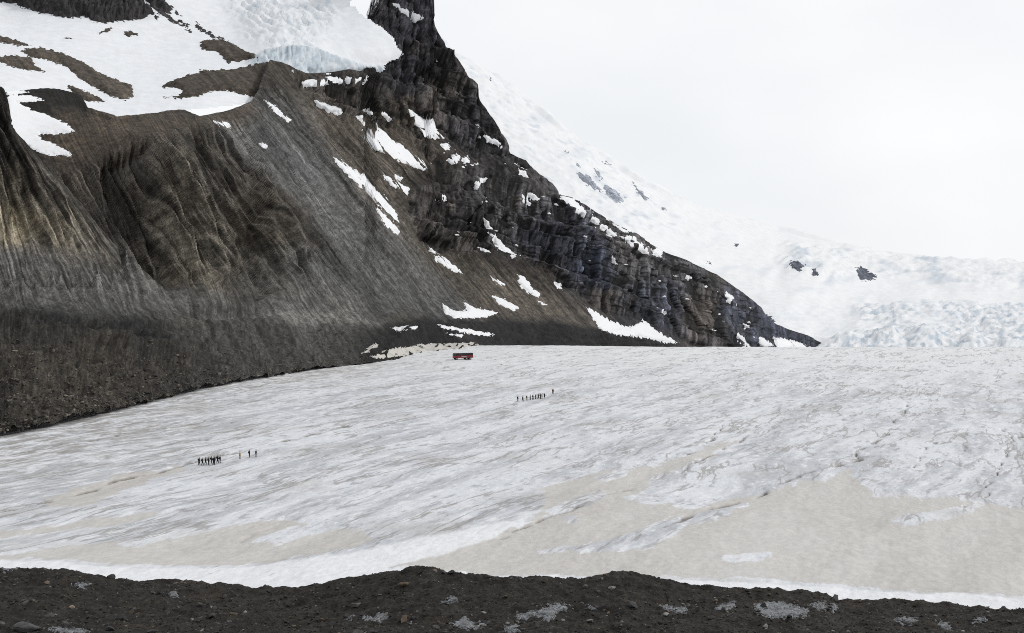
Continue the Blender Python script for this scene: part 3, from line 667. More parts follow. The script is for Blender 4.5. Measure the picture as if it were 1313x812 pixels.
def build_far():
    s = sheet(470, 1660, 2.4, 190, TOP_F, BOT_F, CT_F, (12, 25.0, 0.5))
    P, N, px, py = s.P, s.N, s.px, s.py
    wob = n2(px / 60, py / 30, 81); wx, wy = px + 22 * wob, py + 6 * n2(px / 40, py / 20, 82)
    fall = smooth(386, 398, wy) * smooth(940, 1010, px)
    right = smooth(-14, 14, psdf([(1160, 386), (1700, 380), (1700, 470), (1020, 470), (1060, 436), (1150, 426), (1230, 424)], wx, wy))
    mid = smooth(-8, 8, psdf([(1090, 390), (1150, 392), (1185, 410), (1150, 426), (1100, 412)], wx, wy)) * 0.8
    brok = np.clip(fall * (0.18 + np.maximum(right, mid)), 0, 1)
    upper = smooth(-9, 9, psdf([(1005, 312), (1090, 318), (1150, 326), (1320, 334), (1700, 334), (1700, 366), (1250, 372), (1180, 356), (1110, 348), (1060, 364), (1010, 354)], wx, wy))
    sl = smooth(-16, 16, psdf([(560, 55), (640, 100), (700, 150), (790, 215), (860, 265), (880, 300), (800, 300), (700, 240), (620, 190), (560, 130)], wx, wy))
    D = 16 * n2(px / 110, py / 70, 83, 3) + 4.5 * n2(px / 30, py / 18, 84, 4)
    D = D + brok * (10 * n2(px / 26, py / 4.5, 85, 4, ridge=True) + 3.5 * n2(px / 8, py / 3.2, 86, 3, ridge=True))
    D = D + upper * (16 * n2(px / 34, py / 8, 87, 4, ridge=True))
    D = D + sl * (5 * n2((px + py) / 34, (py - .6 * px) / 11, 88, 4, ridge=True))
    for cx, cy, rx, ry, a in [(1135, 440, 16, 7, 16), (1188, 441, 22, 8, 20), (1245, 443, 16, 6, 13), (1080, 441, 16, 6, 12), (1290, 445, 14, 4, 8)]:
        D = D + a * np.exp(-((px - cx) / rx) ** 2 - ((py - cy) / ry) ** 2)
    s.P = P + N * D[..., None]
    col = np.ones(P.shape) * np.array([0.69, 0.70, 0.715])
    bl = n2(px / 9, py / 4, 89, 4); bg = n2(px / 45, py / 16, 90, 4)
    bi = np.clip(brok * smooth(-0.1, 0.3, bl) * 0.9 + upper * smooth(0.0, 0.35, bl * .5 + bg) * 0.5 + sl * smooth(0.08, 0.4, n2((px + py) / 20, (py - .6 * px) / 7, 91, 4)) * 0.45 + 0.22 * smooth(0.1, 0.45, bg), 0, .9)[..., None]
    col = col * (1 - bi) + bi * np.array([0.39, 0.45, 0.52])
    s.px, s.py = proj(s.P); s.N = normals(blur(s.P, 2))
    o = grid_obj('snow_mountain', s.P, M_far, {'Col': col})
    tag(o, kind='structure'); s.o = o
    return s

# ---- near moraine in the foreground
CREST = [(-600, 722), (0, 728), (40, 730), (100, 737), (145, 744), (200, 747), (260, 751), (310, 755), (370, 758), (410, 753), (460, 742), (500, 735), (535, 729), (560, 731), (590, 735), (610, 741), (660, 743), (700, 741), (740, 744), (770, 741), (800, 737), (830, 741), (880, 752), (930, 756), (980, 758), (1010, 760), (1050, 762), (1080, 770), (1110, 774), (1200, 775), (1230, 777), (1280, 782), (1313, 783), (1900, 790)]
def near_z(px, d):
    dc = 51 + 1.5 * np.sin(px / 140.0)
    y = curve(CREST, px)
    zc = CAMZ - 0.0 + (at(px * 0 + W0 / 2, y, 1.0)[..., 2] - CAMZ) * dc
    z0 = CAMZ + (at(W0 / 2, 822, 1.0)[2] - CAMZ) * 41.0
    t = np.clip((d - 41) / (dc - 41), 0, 1)
    front = z0 + (zc - z0) * t - 0.30 * np.sin(np.pi * t)
    near = z0 + (40.2 - z0) * np.clip((41 - d) / 41, 0, 1) ** 1.1
    over = d - dc
    bk = zc - 0.75 * np.maximum(over, 0) * smooth(-0.3, 2.5, over)
    return np.where(d < 41, near, np.where(over < 0, front, np.maximum(bk, -6)))
def near_noise(X, Y):
    return (0.30 * fbm(st(X / 3.4, Y / 3.4, X * 0), 3) + 0.22 * fbm(st(X / 1.1, Y / 1.1, X * 0 + 3), 4, ridge=True) - 0.09 + 0.055 * fbm(st(X / 0.3, Y / 0.3, X * 0 + 6), 2))
def build_near():
    px = np.concatenate([np.arange(-600, -20, 12.0), np.arange(-20, 1334, 1.6), np.arange(1334, 1900, 12.0)])
    d = np.concatenate([np.linspace(1.0, 40, 24), np.linspace(40.3, 54, 155), np.linspace(54.6, 110, 34)])
    PX, D = np.meshgrid(px, d)
    X = (PX - W0 / 2) / FPX * D
    nz = near_noise(X, D)
    Z = near_z(PX, D) + nz * smooth(2, 30, D)
    s = Sheet(); s.P = st(X, D, Z); s.rows = len(d); s.N = normals(blur(s.P, 2))
    s.N[s.N[..., 2] < 0] *= -1
    s.px, s.py = proj(s.P); s.vis = (D > 39) & (D < 54)
    base = np.array([0.0170, 0.0150, 0.0125]); P = s.P
    v = 1 + 0.8 * fbm(P / 2.2, 5, gain=.65) + 0.5 * fbm(P / 0.35, 2) + 0.2 * rng.normal(size=P.shape[:2])
    col = base * np.clip(v, .45, 1.9)[..., None]
    br = smooth(0.15, 0.5, fbm(P / 3 + 7, 3))[..., None]
    col = col * (1 - .4 * br) + .4 * br * np.array([0.030, 0.022, 0.015])
    gr = smooth(0.2, 0.5, fbm(P / 1.7 + 17, 4))[..., None]
    col = col * (1 - .35 * gr) + .35 * gr * np.array([0.032, 0.031, 0.031])
    o = grid_obj('near_moraine', s.P, M_near, {'Col': col}); tag(o, kind='structure'); s.o = o
    return s

glacier = build_glacier()
wall = build_wall()
fluted = build_fluted()
field = build_snowfield()
far = build_far()
near = build_near()

# ------------------------------------------------------------------ snow patches and outcrops (pieces of the slopes)
Z1 = lambda p: poly_from(0, 0, 2.706, p)
Z2 = lambda p: poly_from(300, 0, 2.7075, p)
Z3 = lambda p: poly_from(550, 50, 2.9, p)
Z4 = lambda p: poly_from(400, 250, 1.931, p)
snow = [
    Z2([(424, 402), (470, 400), (500, 440), (555, 490), (600, 515), (672, 575), (660, 592), (600, 572), (540, 545), (480, 508), (445, 460), (448, 430)]),
    Z2([(340, 543), (375, 560), (430, 600), (480, 650), (530, 690), (565, 745), (580, 795), (555, 770), (520, 730), (470, 680), (410, 620), (370, 585)]),
    Z2([(488, 716), (532, 753), (580, 805), (566, 816), (518, 777)]), Z2([(513, 598), (560, 628), (610, 658), (602, 678), (558, 653), (523, 620)]),
    Z2([(555, 605), (584, 618), (580, 630), (558, 619)]), Z2([(235, 280), (300, 276), (330, 263), (380, 275), (375, 290), (300, 300), (240, 299)]),
    Z2([(378, 270), (455, 268), (442, 286), (395, 294)]), Z2([(280, 346), (330, 366), (370, 373), (377, 402), (320, 387), (290, 367)]),
    Z2([(103, 346), (140, 362), (199, 420), (190, 426), (148, 394)]), Z2([(88, 498), (110, 501), (118, 518), (100, 513)]),
    Z2([(608, 376), (640, 403), (690, 438), (730, 480), (690, 484), (640, 444), (612, 407)]), Z2([(510, 380), (552, 418), (540, 424), (513, 400)]),
    Z2([(718, 503), (745, 497), (752, 517), (730, 525)]), Z2([(736, 557), (770, 535), (784, 560), (760, 575)]), Z2([(766, 518), (788, 545), (775, 552)]), Z2([(788, 550), (812, 543), (818, 564), (795, 567)]), Z2([(798, 575), (847, 563), (850, 577), (803, 583)]),
    Z2([(833, 632), (860, 613), (884, 619), (860, 642), (838, 657)]), Z2([(704, 687), (725, 668), (742, 700), (720, 698)]),
    Z2([(866, 463), (910, 482), (947, 517), (920, 511), (880, 493)]), Z2([(983, 568), (996, 592), (1015, 588), (1020, 618), (990, 603)]),
    Z2([(1008, 663), (1035, 672), (1063, 690), (1045, 700), (1020, 686)]), Z2([(996, 673), (1017, 678), (1028, 712), (1006, 714)]),
    Z2([(548, 2), (600, 30), (662, 62), (625, 80), (585, 45), (550, 16)]), Z2([(470, -8), (505, -6), (480, 26), (468, 18)]),
    Z3([(488, 563), (520, 573), (560, 617), (610, 657), (660, 697), (707, 735), (690, 738), (640, 708), (590, 674), (530, 634), (490, 593)]),
    Z3([(646, 646), (690, 662), (722, 688), (742, 722), (713, 713), (678, 683)]), Z3([(713, 733), (760, 732), (800, 767), (833, 805), (800, 803), (750, 768)]),
    Z3([(203, 666), (227, 678), (248, 733), (293, 778), (332, 808), (310, 815), (248, 773), (210, 702)]), Z3([(828, 800), (850, 770), (872, 790), (862, 814)]),
    Z4([(288, 133), (330, 157), (377, 196), (345, 188), (308, 163)]), Z4([(408, 128), (442, 142), (434, 149)]), Z4([(438, 201), (477, 221), (467, 226)]), Z4([(444, 248), (475, 259), (515, 279), (500, 287), (463, 271)]),
    Z4([(508, 198), (526, 203), (547, 233), (567, 243), (562, 255), (535, 243), (512, 220)]), Z4([(598, 216), (616, 220), (618, 235), (606, 230)]), Z4([(558, 260), (584, 271), (570, 274)]),
    Z4([(323, 270), (345, 285), (370, 288), (385, 284), (372, 262), (402, 280), (464, 291), (430, 305), (350, 305), (328, 292)]),
    Z4([(198, 329), (280, 321), (292, 332), (210, 338)]), Z4([(310, 321), (360, 326), (457, 346), (440, 350), (370, 340), (318, 330)]), Z4([(320, 341), (377, 347), (370, 353)]),
    Z4([(676, 275), (700, 288), (740, 313), (790, 328), (820, 311), (850, 333), (907, 368), (870, 366), (820, 353), (760, 348), (713, 332)]),
    Z4([(738, 153), (755, 158), (754, 175), (743, 167)]), Z4([(1023, 238), (1047, 258), (1052, 282), (1028, 264)]), Z4([(1048, 340), (1067, 350), (1085, 380), (1068, 380), (1053, 362)]), Z4([(1093, 343), (1122, 356), (1142, 374), (1120, 378), (1098, 362)]),
    Z4([(1143, 350), (1175, 357), (1215, 368), (1240, 380), (1150, 382)]), Z4([(855, 278), (880, 291), (870, 298)]), Z4([(913, 193), (943, 207), (930, 211)]), Z4([(1058, 313), (1085, 328), (1073, 330)]),
    Z4([(142, 402), (200, 380), (280, 370), (400, 366), (420, 372), (340, 388), (240, 396), (180, 406)]), Z4([(122, 392), (155, 367), (163, 372), (140, 390)]),
    Z1([(20, 320), (100, 330), (160, 350), (60, 355), (110, 380), (170, 400), (230, 430), (262, 458), (130, 470), (150, 485), (220, 515), (252, 541), (160, 539), (90, 508), (20, 455), (5, 430), (30, 390)]),
    Z1([(735, 418), (790, 426), (800, 445), (760, 440)]), Z1([(840, 232), (900, 220), (905, 232), (850, 242)]),
]
M_dsnow = mat_snow('dirty_snow', (0.47, 0.45, 0.42), 0.25, dirt=(0.25, 0.235, 0.215), dirtamt=0.7)
for k, p in enumerate(snow):
    dirty = min(y for x, y in p) > 432 and max(x for x, y in p) < 640
    patch(wall, p, 'snow_patch', M_dsnow if dirty else M_snow, wall.o, th=0.9 if dirty else 1.5, w=2.6, sm=2 if dirty else 3, warp=2.4)
# small scattered flecks on ledges of the cliff
for k in range(46):
    x = 560 + 420 * random.random(); y0 = curve(TOP_M, x) + 8; y = y0 + (428 - y0) * random.random() ** 1.3
    if psdf(CLIFF, np.array([x]), np.array([y]))[0] < 6: continue
    a, b = random.uniform(1.2, 3.6), random.uniform(0.8, 1.6)
    q = [(x - a, y - b * .6), (x, y - b), (x + a, y + b * .5), (x + a * .6, y + b), (x - a * .5, y + b * .5)]
    patch(wall, q, 'snow_patch', M_snow, wall.o, th=1.6, w=1.0, sm=1, warp=0.8)

def rockcol(c, var=0.35, sc_=8.0):
    def f(Q, x, y):
        v = 1 + var * fbm(Q / sc_, 4) + 0.35 * n2((x - y) / 5, y / 9, 63, 4) + 0.5 * n2(x / 12, y / 8, 64, 5, gain=.7)
        return (np.array(c) * np.clip(v, .45, 1.7)[..., None]).reshape(-1, 3)
    return f
BR, DK, GB = lin((68, 62, 55)) * 1.2, lin((46, 44, 45)) * 1.3, lin((60, 54, 48)) * 1.2
outs = [
    (Z1([(66, 176), (140, 166), (220, 188), (290, 218), (340, 253), (400, 278), (457, 298), (463, 335), (430, 347), (380, 332), (328, 303), (278, 273), (238, 238), (180, 213), (106, 197)]), BR),
    (Z1([(-300, 60), (-100, 100), (0, 126), (60, 142), (115, 162), (60, 160), (0, 145), (-120, 125), (-300, 100)]), BR),
    (Z1([(-200, 190), (0, 198), (60, 194), (110, 203), (122, 230), (162, 250), (110, 247), (60, 237), (0, 217), (-200, 215)]), BR),
    (Z1([(226, 290), (280, 313), (350, 343), (372, 354), (300, 352), (258, 328)]), BR),
    (Z1([(691, 148), (740, 136), (800, 148), (850, 178), (902, 200), (840, 212), (790, 217), (758, 183), (698, 172)]), GB),
    (Z1([(553, 302), (620, 273), (720, 248), (800, 243), (950, 212), (960, 330), (900, 340), (800, 318), (780, 315), (730, 318), (680, 335), (640, 342), (553, 340), (620, 332), (640, 318), (605, 303), (570, 306)]), GB),
    (Z1([(-250, -120), (490, -120), (490, 2), (510, 20), (540, 45), (500, 67), (420, 74), (345, 82), (290, 58), (240, 64), (130, 42), (40, 14), (-60, -10), (-250, -60)]), DK),
    (Z1([(428, 115), (450, 108), (482, 122), (445, 129)]), BR), (Z1([(330, 122), (385, 94), (386, 108)]), GB), (Z1([(690, 244), (725, 244), (730, 256), (695, 254)]), GB), (Z1([(222, 133), (250, 130), (262, 135), (230, 139)]), GB), (Z1([(505, -80), (560, 0), (600, 40), (560, 52), (520, 20), (480, -40)]), DK),
]
for p, c in outs:
    patch(field, p, 'rock_outcrop', M_rock, field.o, th=3.2, w=3.5, sm=1, warp=3.2, col=rockcol(c), relief=16.0 if c is DK else 1.5)
streaks = [(560, 40, 60, 10), (600, 70, 45, 9), (640, 85, 40, 8), (700, 100, 46, 9), (735, 122, 36, 8), (585, 20, 40, 7), (655, 105, 24, 6), (770, 135, 30, 7), (545, 60, 20, 8), (620, 50, 26, 6), (690, 82, 18, 5)]
for x, y, a, b in streaks:
    q = [(x - a * .5, y - a * .35 - b * .3), (x, y - b * .6), (x + a * .5, y + a * .3), (x + a * .3, y + a * .35), (x - a * .1, y + b * .8), (x - a * .5, y - a * .15)]
    patch(field, Z1(q), 'rock_outcrop', M_rock, field.o, th=2.0, w=2.0, sm=0, warp=3.5, col=rockcol(DK * 1.3))

FR = np.array([0.085, 0.095, 0.12])  # far rock, with the blue of distant haze put into its colour
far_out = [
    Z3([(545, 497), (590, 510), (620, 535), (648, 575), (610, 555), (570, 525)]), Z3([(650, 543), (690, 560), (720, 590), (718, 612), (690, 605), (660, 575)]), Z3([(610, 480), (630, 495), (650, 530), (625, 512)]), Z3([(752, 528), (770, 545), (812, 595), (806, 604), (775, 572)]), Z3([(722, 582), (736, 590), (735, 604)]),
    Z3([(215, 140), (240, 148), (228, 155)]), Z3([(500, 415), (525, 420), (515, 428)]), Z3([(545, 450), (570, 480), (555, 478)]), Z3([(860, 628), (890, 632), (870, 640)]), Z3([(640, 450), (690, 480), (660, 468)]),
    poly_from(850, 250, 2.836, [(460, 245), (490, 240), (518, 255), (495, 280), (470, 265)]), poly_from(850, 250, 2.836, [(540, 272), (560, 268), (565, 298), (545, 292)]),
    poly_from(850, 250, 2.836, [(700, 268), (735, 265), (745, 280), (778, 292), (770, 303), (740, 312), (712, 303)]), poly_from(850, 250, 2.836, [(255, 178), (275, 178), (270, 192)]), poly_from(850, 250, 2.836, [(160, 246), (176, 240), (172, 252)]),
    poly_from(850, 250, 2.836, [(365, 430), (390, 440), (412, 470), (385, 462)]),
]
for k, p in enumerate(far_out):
    patch(far, p, 'rock_outcrop', M_rock, far.o, th=1.2, w=2.0, sm=0, warp=4.0, col=rockcol(FR if k >= 10 else np.array([0.23, 0.25, 0.29]), 0.7, 14))  # upper outcrops get a paler colour that imitates thicker haze

# grey ice showing through the near moraine
M_melt = None
def mat_melt():
    t = NT('bare_moraine_ice'); n1 = t.noise(3.0, 5, 0.65); n2 = t.noise(14, 4, 0.6)
    c = t.mix(t.ramp(n1, 0.35, 0.68), (0.20, 0.215, 0.235), (0.07, 0.074, 0.08))
    c = t.mix(t.ramp(n2, 0.46, 0.56, 0, 0.9), c, (0.03, 0.027, 0.024))
    return t.done(c, 0.45, t.bump(n1, 0.6, 0.1))
M_melt = mat_melt()
N3 = lambda x0, p: poly_from(x0, 690, 3.979, p)
for p in [N3(330, [(530, 400), (600, 405), (625, 380), (680, 390), (640, 425), (560, 425)]), N3(330, [(970, 440), (1060, 410), (1110, 440), (1190, 430), (1130, 465), (1060, 470)]), N3(330, [(450, 400), (485, 390), (485, 415), (460, 415)]),
          N3(330, [(1250, 455), (1330, 440), (1340, 490), (1260, 480)]), N3(660, [(0, 395), (110, 370), (200, 335), (300, 350), (220, 375), (190, 425), (110, 400), (20, 425)]), N3(660, [(360, 345), (430, 355), (420, 368), (375, 362)]),
          N3(660, [(720, 338), (780, 350), (880, 355), (880, 385), (820, 380), (770, 370)]), N3(660, [(1015, 360), (1060, 330), (1130, 330), (1130, 355), (1050, 372)]), N3(660, [(1215, 340), (1290, 325), (1360, 330), (1420, 345), (1500, 370), (1490, 400), (1380, 412), (1290, 405), (1240, 385)]),
          N3(983, [(205, 345), (250, 325), (300, 335), (320, 365), (270, 365)]), N3(983, [(318, 340), (365, 340), (345, 380)]), N3(983, [(640, 420), (720, 405), (790, 420), (720, 440)]), N3(983, [(1040, 440), (1080, 405), (1140, 410), (1100, 435)]), N3(983, [(860, 420), (910, 430), (960, 470), (900, 460)]),
          N3(0, [(355, 235), (440, 232), (480, 250), (420, 258)]), N3(0, [(240, 455), (330, 460), (460, 472), (420, 490), (280, 490)]), N3(0, [(860, 285), (900, 270), (915, 290), (890, 305)]), N3(330, [(940, 320), (1000, 295), (1030, 318), (970, 335)]), N3(0, [(0, 140), (80, 150), (90, 160), (10, 168)])]:
    patch(near, p, 'ice_patch', M_melt, near.o, th=2.2, w=2.5, sm=2, warp=5.0)

# ------------------------------------------------------------------ stones
def hull_mesh(name, seed, mat, flat=(1, 1, 1), n=15):
    r = np.random.default_rng(seed); bm = bmesh.new()
    for _ in range(n):
        v = r.normal(size=3); v /= np.linalg.norm(v); v = v * (0.75 + 0.25 * r.random()) * np.array(flat)
        bm.verts.new(v)
    res = bmesh.ops.convex_hull(bm, input=bm.verts)
    bmesh.ops.delete(bm, geom=[e for e in res['geom_interior'] if isinstance(e, bmesh.types.BMVert)], context='VERTS')
    bmesh.ops.triangulate(bm, faces=bm.faces); bmesh.ops.recalc_face_normals(bm, faces=bm.faces)
    m = bpy.data.meshes.new(name); bm.to_mesh(m); bm.free(); m.materials.append(mat)
    return m
def hull_arrays(m):
    V = np.zeros(len(m.vertices) * 3, np.float32); m.vertices.foreach_get('co', V)
    F = np.array([p.vertices[:] for p in m.polygons], np.int32); return V.reshape(-1, 3), F
def rots(n, r):
    q = r.normal(size=(n, 4)); q /= np.linalg.norm(q, axis=1, keepdims=True); w, x, y, z = q.T
    return np.stack([1 - 2 * (y * y + z * z), 2 * (x * y - z * w), 2 * (x * z + y * w), 2 * (x * y + z * w), 1 - 2 * (x * x + z * z), 2 * (y * z - x * w), 2 * (x * z - y * w), 2 * (y * z + x * w), 1 - 2 * (x * x + y * y)], -1).reshape(n, 3, 3)
def stone_stuff(name, pos, size, shapes, mat, parent, cols, r):
    Vs, Fs, Cs, base = [], [], [], 0
    kind = r.integers(0, len(shapes), len(pos)); RM = rots(len(pos), r)
    for k, m in enumerate(shapes):
        i = np.where(kind == k)[0]
        if not len(i): continue
        V, F = hull_arrays(m)
        W = np.einsum('nij,vj->nvi', RM[i], V) * size[i, None, None] * np.array([1, 1, .75]) + pos[i][:, None]
        Vs.append(W.reshape(-1, 3)); Cs.append(np.repeat(cols[i], len(V), 0))
        Fs.append((F[None] + (np.arange(len(i)) * len(V))[:, None, None] + base).reshape(-1, 3)); base += len(i) * len(V)
    V, F, Cc = np.concatenate(Vs), np.concatenate(Fs), np.concatenate(Cs)
    o = link(bpy.data.objects.new(name, mesh_np(name, V, F, mat, False, {'Col': Cc})), parent)
    return tag(o, kind='stuff')
shapes = [hull_mesh('stone', 100 + k, M_stone, (1, .8, .62), 12) for k in range(8)]
shapes_b = [hull_mesh('stone', 120 + k, M_stone_b, (1, .85, .55), 13) for k in range(3)]
shapes_g = [hull_mesh('stone', 140 + k, M_stone_g, (1, .8, .6), 13) for k in range(3)]

def on_sheet(s, x, y):                   # nearest surveyed point of a slope
    k = np.argmin((s.px - x) ** 2 + (s.py - y) ** 2 + 1e6 * ~s.vis); return s.P.reshape(-1, 3)[k], s.N.reshape(-1, 3)[k]

r = np.random.default_rng(5)
ok = np.where((near.vis & (near.px > -20) & (near.px < 1333) & (near.py > curve(CREST, near.px) - 3) & (near.py < 815)).ravel())[0]
NP = near.P.reshape(-1, 3)
pick = r.choice(ok, 290, replace=False)
size = np.clip(np.exp(r.normal(-2.1, 0.5, len(pick))), 0.07, 0.36)
for k, (i, z) in enumerate(zip(pick, size)):
    u = r.random(); m = (shapes_b if u < .13 else shapes_g if u < .27 else shapes)
    m = m[r.integers(0, len(m))]
    o = bpy.data.objects.new('stone', m); o.location = NP[i] + np.array([0, 0, z * 0.2]); o.scale = (z, z * r.uniform(.7, 1.1), z * r.uniform(.6, 1.0))
    o.rotation_euler = (r.uniform(-.5, .5), r.uniform(-.5, .5), r.uniform(0, 6.28)); link(o, near.o)
pick = r.choice(ok, 13500)
M_peb = mat_vcol('pebbles', 0.9, 6.0, 0.25, 0.02)
size = np.clip(np.exp(r.normal(-3.15, 0.5, len(pick))), 0.018, 0.13)
cols = np.array([0.024, 0.022, 0.0195]) * np.exp(r.normal(0, .65, (len(pick), 1)))
pale = r.random(len(pick)) < 0.06; cols[pale] = np.array([0.14, 0.13, 0.12]) * r.uniform(.7, 1.3, (pale.sum(), 1))
stone_stuff('gravel', NP[pick] + r.normal(0, .03, (len(pick), 3)) * [1, 1, 0.2], size, shapes, M_peb, near.o, cols, r)

# debris on the lower valley wall
ed = curve(BOT_M, wall.px) - 6
dens = (wall.px > -60) & (wall.px < 560) & (wall.py > 385) & (wall.py < ed) & wall.vis
okw = np.where(dens.ravel())[0]; WP = wall.P.reshape(-1, 3)
wgt = (0.03 + 2 * smooth(415, 510, wall.py.ravel()[okw])) * smooth(620, 150, wall.px.ravel()[okw]); wgt += 3.0 * (np.abs(wall.py.ravel()[okw] - curve(EDGE, wall.px.ravel()[okw])) < 8); wgt /= wgt.sum()
pick = r.choice(okw, 5200, p=wgt)
size = np.clip(np.exp(r.normal(-0.95, 0.45, len(pick))), 0.2, 1.5)
cols = np.array([0.050, 0.046, 0.041]) * np.exp(r.normal(0, .5, (len(pick), 1)))
pale = r.random(len(pick)) < 0.16; cols[pale] = np.array([0.13, 0.115, 0.09]) * r.uniform(.7, 1.4, (pale.sum(), 1))
M_deb = mat_vcol('debris_stone', 0.9, 1.0, 0.2, 0.1)
stone_stuff('debris', WP[pick], size, shapes, M_deb, wall.o, cols, r)

# boulders one can point at
def boulder(label, x, y, wpx, seed, mat, flat=(1, .8, .7), sheet_=near, sink=0.35, n=22, rz=0.0, z0=None):
    if z0 is None: p, _ = on_sheet(sheet_, x, y)
    else: p = at(x, y, flat_d(y, z0))
    rad = wpx / 2 * p[1] / FPX
    m = hull_mesh('boulder', seed, mat, flat, n)
    bm = bmesh.new(); bm.from_mesh(m); bmesh.ops.bevel(bm, geom=bm.edges[:], offset=0.05, segments=1, affect='EDGES'); bm.to_mesh(m); bm.free()
    o = bpy.data.objects.new('boulder', m); o.scale = (rad,) * 3; o.rotation_euler = (0, 0, rz)
    o.location = (p[0], p[1], p[2] + rad * flat[2] * (1 - 2 * sink) * 0.8)
    return tag(link(o), label, 'boulder')
boulder('dark boulder perched on the crest of the near moraine at left', 142, 743, 14, 301, M_stone, (1, .8, .85), sink=.15)
boulder('rusty brown rock lying just left of the perched crest boulder', 112, 745, 22, 302, M_stone_b, (1, .7, .35))
boulder('long dark slab at the bottom left corner of the photo', 38, 807, 52, 303, M_stone, (1, .6, .34), sink=.3)
boulder('small dark block at the very bottom left edge beside the long slab', 3, 802, 12, 304, M_stone, (1, .8, .8))
boulder('pale tan stone on the dark slope in the left foreground', 93, 780, 9, 305, mat_stone('tan_stone', (0.20, 0.155, 0.115)), (1, .8, .7), sink=.2)
boulder('small black rock on the low saddle of the near moraine crest', 339, 754, 7, 306, M_stone, (1, .8, .9), sink=.1)
boulder('flat tan slab below the highest hummock of the near moraine', 519, 751, 22, 307, mat_stone('ochre_stone', (0.12, 0.088, 0.058)), (1, .6, .3), sink=.25)
boulder('round dark boulder on the crest at right of the near moraine', 1102, 773, 8, 308, M_stone, (1, .9, .9), sink=.1)
boulder('dark knobbly rock on the crest near the right edge', 1287, 781, 10, 309, M_stone, (1, .8, .6), sink=.2)
boulder('bluish grey rock on the dark slope in the left foreground', 220, 762, 14, 310, M_stone_g, (1, .7, .5), sink=.3)
boulder('black angular rock low on the left foreground slope', 255, 777, 12, 311, M_stone, (1, .8, .6), sink=.3)
boulder('dark rounded rock halfway down the central foreground slope', 431, 779, 11, 312, M_stone, (1, .8, .8), sink=.2)
boulder('flat grey rock on the slope below the second hummock', 786, 755, 14, 313, M_stone_g, (1, .6, .4), sink=.3)
boulder('blocky dark rock below the grey ice patches at right', 912, 793, 14, 314, M_stone, (1, .7, .6), sink=.3)
boulder('small black rock lying on the ice right of the red vehicle', 643, 469, 3.4, 320, M_stone, (1, .7, .7), z0=0.0, sink=.1)
boulder('small black rock on open ice right of the middle hikers', 788, 549, 3.0, 321, M_stone, (1, .8, .6), z0=0.0, sink=.1)
boulder('tiny dark rock on the far ice below the cliff', 877, 460, 2.4, 322, M_stone, (1, .8, .6), z0=0.0, sink=.1)

# ------------------------------------------------------------------ the people on the ice
def flatm(name, c, rough=.8):
    t = NT(name); n = t.noise(9, 3, .6)
    return t.done(t.mix(1.0, c, grey(t, t.ramp(n, .3, .7, .8, 1.2)), 'MULTIPLY'), rough)
CL = {k: flatm('cloth_' + k, v) for k, v in dict(black=(.008, .008, .009), navy=(.010, .013, .030), charcoal=(.018, .018, .02), yellow=(.30, .19, .02), tan=(.13, .10, .055), maroon=(.06, .012, .014), rust=(.16, .045, .018), pale=(.17, .16, .13), olive=(.05, .048, .02)).items()}
M_skin = flatm('skin', (.36, .22, .16)); M_boot = flatm('boot', (.012, .011, .01))
def body_mesh(pose):
    stride, arm, lean = pose
    J = {'pel': (0, 0, .95, .15), 'wai': (0, .02 * lean, 1.10, .14), 'che': (0, .05 * lean, 1.32, .165), 'nec': (0, .08 * lean, 1.49, .065), 'hea': (0, .10 * lean, 1.60, .095), 'crn': (0, .10 * lean, 1.70, .09)}
    E = [('pel', 'wai'), ('wai', 'che'), ('che', 'nec'), ('nec', 'hea'), ('hea', 'crn')]
    for sd, sx in (('l', -1), ('r', 1)):
        f = stride * sx
        J['hip' + sd] = (.10 * sx, 0, .90, .105); J['kne' + sd] = (.11 * sx, .16 * f + .03, .50, .075); J['ank' + sd] = (.11 * sx, .26 * f - .02, .09, .05); J['toe' + sd] = (.12 * sx, .26 * f + .17, .04, .045)
        J['sho' + sd] = (.20 * sx, .05 * lean, 1.42, .075); J['elb' + sd] = (.27 * sx, -.10 * f * arm, 1.14, .058); J['wri' + sd] = (.27 * sx, -.12 * f * arm + .12, .92, .04); J['han' + sd] = (.26 * sx, -.12 * f * arm + .15, .83, .045)
        E += [('pel', 'hip' + sd), ('hip' + sd, 'kne' + sd), ('kne' + sd, 'ank' + sd), ('ank' + sd, 'toe' + sd), ('che', 'sho' + sd), ('sho' + sd, 'elb' + sd), ('elb' + sd, 'wri' + sd), ('wri' + sd, 'han' + sd)]
    keys = list(J); m = bpy.data.meshes.new('figure')
    m.from_pydata([J[k][:3] for k in keys], [(keys.index(a), keys.index(b)) for a, b in E], [])
    o = bpy.data.objects.new('figure', m); sc.collection.objects.link(o)
    o.modifiers.new('skin', 'SKIN'); o.modifiers.new('sub', 'SUBSURF').levels = 1
    for k, v in zip(keys, m.skin_vertices[0].data): v.radius = (J[k][3] * (1.1 if k in ('hea', 'crn', 'nec') else 1.6),) * 2; v.use_root = (k == 'pel')
    dg = bpy.context.evaluated_depsgraph_get(); out = bpy.data.meshes.new_from_object(o.evaluated_get(dg))
    bpy.data.objects.remove(o); zmin = min(v.co.z for v in out.vertices)
    for v in out.vertices: v.co.z -= zmin
    out.name = 'person'; out.materials.clear()
    for _ in range(5): out.materials.append(None)
    for p in out.polygons:
        c = p.center; p.use_smooth = True; side = abs(c.x) > .185
        p.material_index = 0 if c.z < .14 else 3 if c.z > 1.55 else 4 if (side and c.z < .93 and c.z > .74) else 2 if (side or c.z > .90) else 1
    return out
poses = [body_mesh(p) for p in ((.8, 1, 1), (-.7, 1, .6), (.25, .4, .3), (0, 0, .2))]
def part_mesh(name, fn, mat):
    bm = bmesh.new(); fn(bm); m = bpy.data.meshes.new(name); bm.to_mesh(m); bm.free(); m.materials.append(mat); return m
